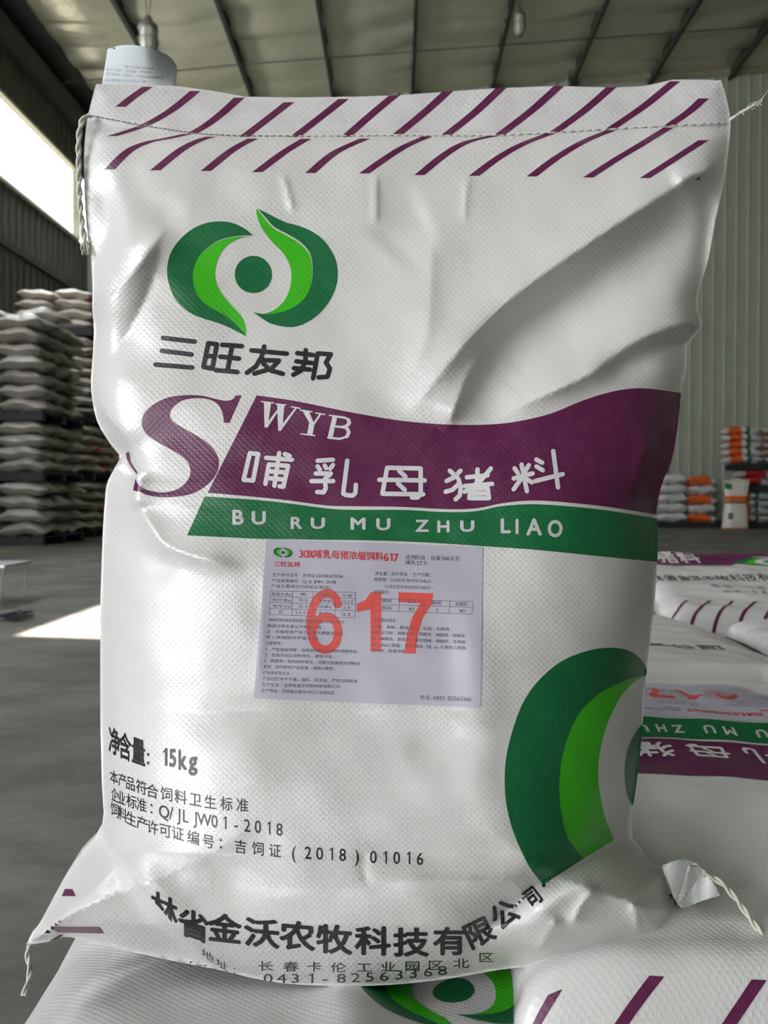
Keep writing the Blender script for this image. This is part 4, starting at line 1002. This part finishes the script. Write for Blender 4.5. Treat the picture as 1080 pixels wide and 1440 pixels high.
def put(me, x, y, z, lab, rz=0.0):
    o = bpy.data.objects.new('stacked_sack', me); COL.objects.link(o); o.location = (x, y, z); o.rotation_euler = (random.uniform(-.03, .03), random.uniform(-.03, .03), rz+random.uniform(-.05, .05))
    return tag(o, lab, 'sack', 'sacks of the stacks at the back wall')
pallet('pallet', 'dark pallet under the low stack at back wall', 5.35, 6.60, 16.02, 16.75, 0, None)
for r in range(5):
    z = 0.12+0.195*(r+.5)
    put(GRYM[r % 2], 5.68, 16.25, z, 'white sack at the left of the low stack at back wall, %s row' % ORD[r])
    put(ORGM[(r+1) % 2] if r not in (1, 3) else GRYM[0], 6.26, 16.25, z-0.02, ('orange faced' if r not in (1, 3) else 'white')+' sack, right side of low stack at back wall, %s row' % ORD[r])
pallet('pallet', 'dark pallet on the floor under the tall stack at back wall', 6.75, 8.4, 15.7, 16.4, 0, None)
z = 0.12
for r in range(4):
    for i in range(2): put(GRYM[(r+i) % 2] if i else MIXM[r % 2], 7.15+i*0.72, 15.95, z+0.08, '%s sack, bottom tier of tall back stack, %s row' % (('whitish print faced', 'plain whitish')[i], ORD[r]))
    z += 0.155
pallet('pallet', 'dark pallet in the middle of the tall stack at back wall', 6.9, 8.4, 15.7, 16.4, z, None); z += 0.13
for r in range(2):
    for i in range(2): put(REDM[(r+i) % 2], 7.15+i*0.75+r*0.1, 15.95, z+0.08, 'red patched sack, middle tier of tall back stack, %s end, %s row' % (('left', 'right')[i], ORD[r]))
    z += 0.16
pallet('pallet', 'dark pallet under the top tier of the tall stack at back wall', 6.85, 8.4, 15.7, 16.4, z, None); z += 0.12
for r in range(5):
    for i in range(2): put(MIXM[(r+i) % 2], 7.0+i*0.76, 15.95+0.02*r, z+0.08, '%s orange striped sack, top tier of tall stack at back wall, %s row' % (('left', 'right')[i], ORD[r]), math.pi*0)
    z += 0.15
# small sack standing on the floor before the stacks
def standing(x, y, w_, h_):
    r = empty('small_sack', (x, y, 0)); tag(r, 'cream sack standing on the floor before the two stacks, orange band on its front', 'sack')
    prof = [(0.0, .92, .30), (.03, 1.0, .42), (.15, .96, .5), (.35, .90, .46), (.5, .84, .42), (.62, .84, .36), (.75, .9, .26), (.88, .97, .12), (.97, 1.0, .045), (1.0, 1.0, .03)]
    pr = [tuple(p) for p in spline(prof, 3)]; n = 24; vs = []; fs = []; mi = []
    for hz, ww, dd in pr:
        for k in range(n):
            a = 2*math.pi*k/n; ca, sa = math.cos(a), math.sin(a)
            px = math.copysign(abs(ca)**0.7, ca)*ww*w_/2; py = math.copysign(abs(sa)**0.7, sa)*dd*w_/2
            vs.append((x+px+0.05*hz*hz*w_, y+py, hz*h_+(0.06*h_*abs(px/(w_/2))**2*hz**6)))
    for i in range(len(pr)-1):
        for k in range(n):
            fs.append((i*n+k, i*n+(k+1) % n, (i+1)*n+(k+1) % n, (i+1)*n+k))
            hz = pr[i][0]; a = 360*(k+.5)/n; m = 0
            if 180 < a < 360:
                if .55 < hz < .68: m = 1
                elif .5 < hz <= .55: m = 2
                elif hz < .02: m = 1
                elif .8 < hz < .92 and 200 < a < 250: m = 2
                elif .18 < hz < .3 and 225 < a < 262: m = 3
            mi.append(m)
    fs.append(tuple(range(n))[::-1]); fs.append(tuple((len(pr)-1)*n+k for k in range(n))); mi += [0, 0]
    mb = MB(); mb.v = vs; mb.f = fs; mb.m = mi
    mb.build('sack_body', [mat('woven_cream', (0.72, 0.68, 0.62), 0.4, bump=(12, .4, .02)), M_ORG, M_GF, M_STKT], r, True)
    mb = MB(); mb.box((x-w_*.46, y-.012, h_*1.0), (x+w_*.5, y+.012, h_*1.02)); mb.build('top_seam', M_THR, r)
standing(6.62, 15.35, 0.50, 0.93)
# hanging lamps in wire cages
M_LG = mat('lamp_glass', (0.55, 0.56, 0.5), 0.15, spec=0.6); M_LC = mat('lamp_cap', (0.12, 0.12, 0.1), 0.5)
def lamp(x, y, z, R, H, label):
    r = empty('hanging_lamp', (x, y, z)); tag(r, label, 'lamp')
    mb = MB(); mb.lathe([(0.001, H), (R*.35, H), (R*.5, H*.86), (R*.95, H*.74), (R*1.0, H*.66), (R*.9, H*.64)], (x, y, z), 16); mb.build('lamp_cap', M_LC, r, True)
    mb = MB(); mb.lathe([(R*.75, H*.68), (R*.8, H*.5), (R*.8, H*.18), (R*.6, H*.05), (0.001, 0.0)], (x, y, z), 16); mb.build('lamp_glass', M_LG, r, True)
    for k in range(8):
        a = k*math.pi/4; ca, sa = math.cos(a), math.sin(a)
        mb = MB(); mb.tube([(x+ca*R*.9, y+sa*R*.9, z+H*.66), (x+ca*R*.95, y+sa*R*.95, z+H*.2), (x+ca*R*.5, y+sa*R*.5, z-H*.03), (x, y, z-H*.06)], 0.007, 4); mb.build('cage_wire', M_LC, r)
    mb = MB(); mb.tube([(x+R*math.cos(k*math.pi/8), y+R*math.sin(k*math.pi/8), z+H*.35) for k in range(17)], 0.006, 4); mb.build('cage_ring', M_LC, r)
    zt_ = roofz(x)-0.03
    for s in (-1, 1):
        mb = MB(); mb.tube([(x+s*.012, y, z+H*.98), (x+s*.035, y, z+H+.25), (x+s*.03, y, zt_)], 0.007, 5); mb.build('hanging_cord', M_LC, r)
lamp(-3.53, 11.0, CAMZ+6.28, 0.14, 0.50, 'caged glass lamp hanging from the ceiling above the paper tag')
lamp(2.0, 13.0, CAMZ+7.65, 0.10, 0.46, 'caged glass lamp hanging from the ceiling above the middle of the top hem')
# objects cut by the left edge
r = empty('metal_stand', (-2.36, 4.55, 0)); tag(r, 'thin pale metal stand cut by the left edge of the picture', 'stand')
for (x, y) in ((-2.33, 4.5), (-2.33, 4.8), (-2.75, 4.5), (-2.75, 4.8)):
    mb = MB(); mb.tube([(x-.01, y, 0), (x+.01, y, 0.22)], 0.006, 6); mb.build('leg', M_FRAME, r)
mb = MB(); mb.box((-2.77, 4.48, 0.21), (-2.30, 4.82, 0.225)); mb.build('tray', mat('galvanised', (0.45, 0.45, 0.43), 0.35, metal=.6), r)
r = empty('broom', (-2.05, 3.9, 0)); tag(r, 'dark bristled broom lying on the floor at the left edge', 'broom')
mb = MB()
for i in range(60):
    a = random.uniform(-.5, .5); x0, y0 = -2.06, 3.9; L = random.uniform(.12, .2)
    mb.tube([(x0, y0, .02), (x0+L*math.cos(a), y0+L*math.sin(a), random.uniform(.005, .05))], 0.003, 3)
tag(mb.build('bristles', M_STEEL, r), kind='stuff')
mb = MB(); mb.tube([(-2.05, 3.9, .025), (-3.2, 3.7, .03)], .013, 8); mb.build('handle', M_FRAME, r)
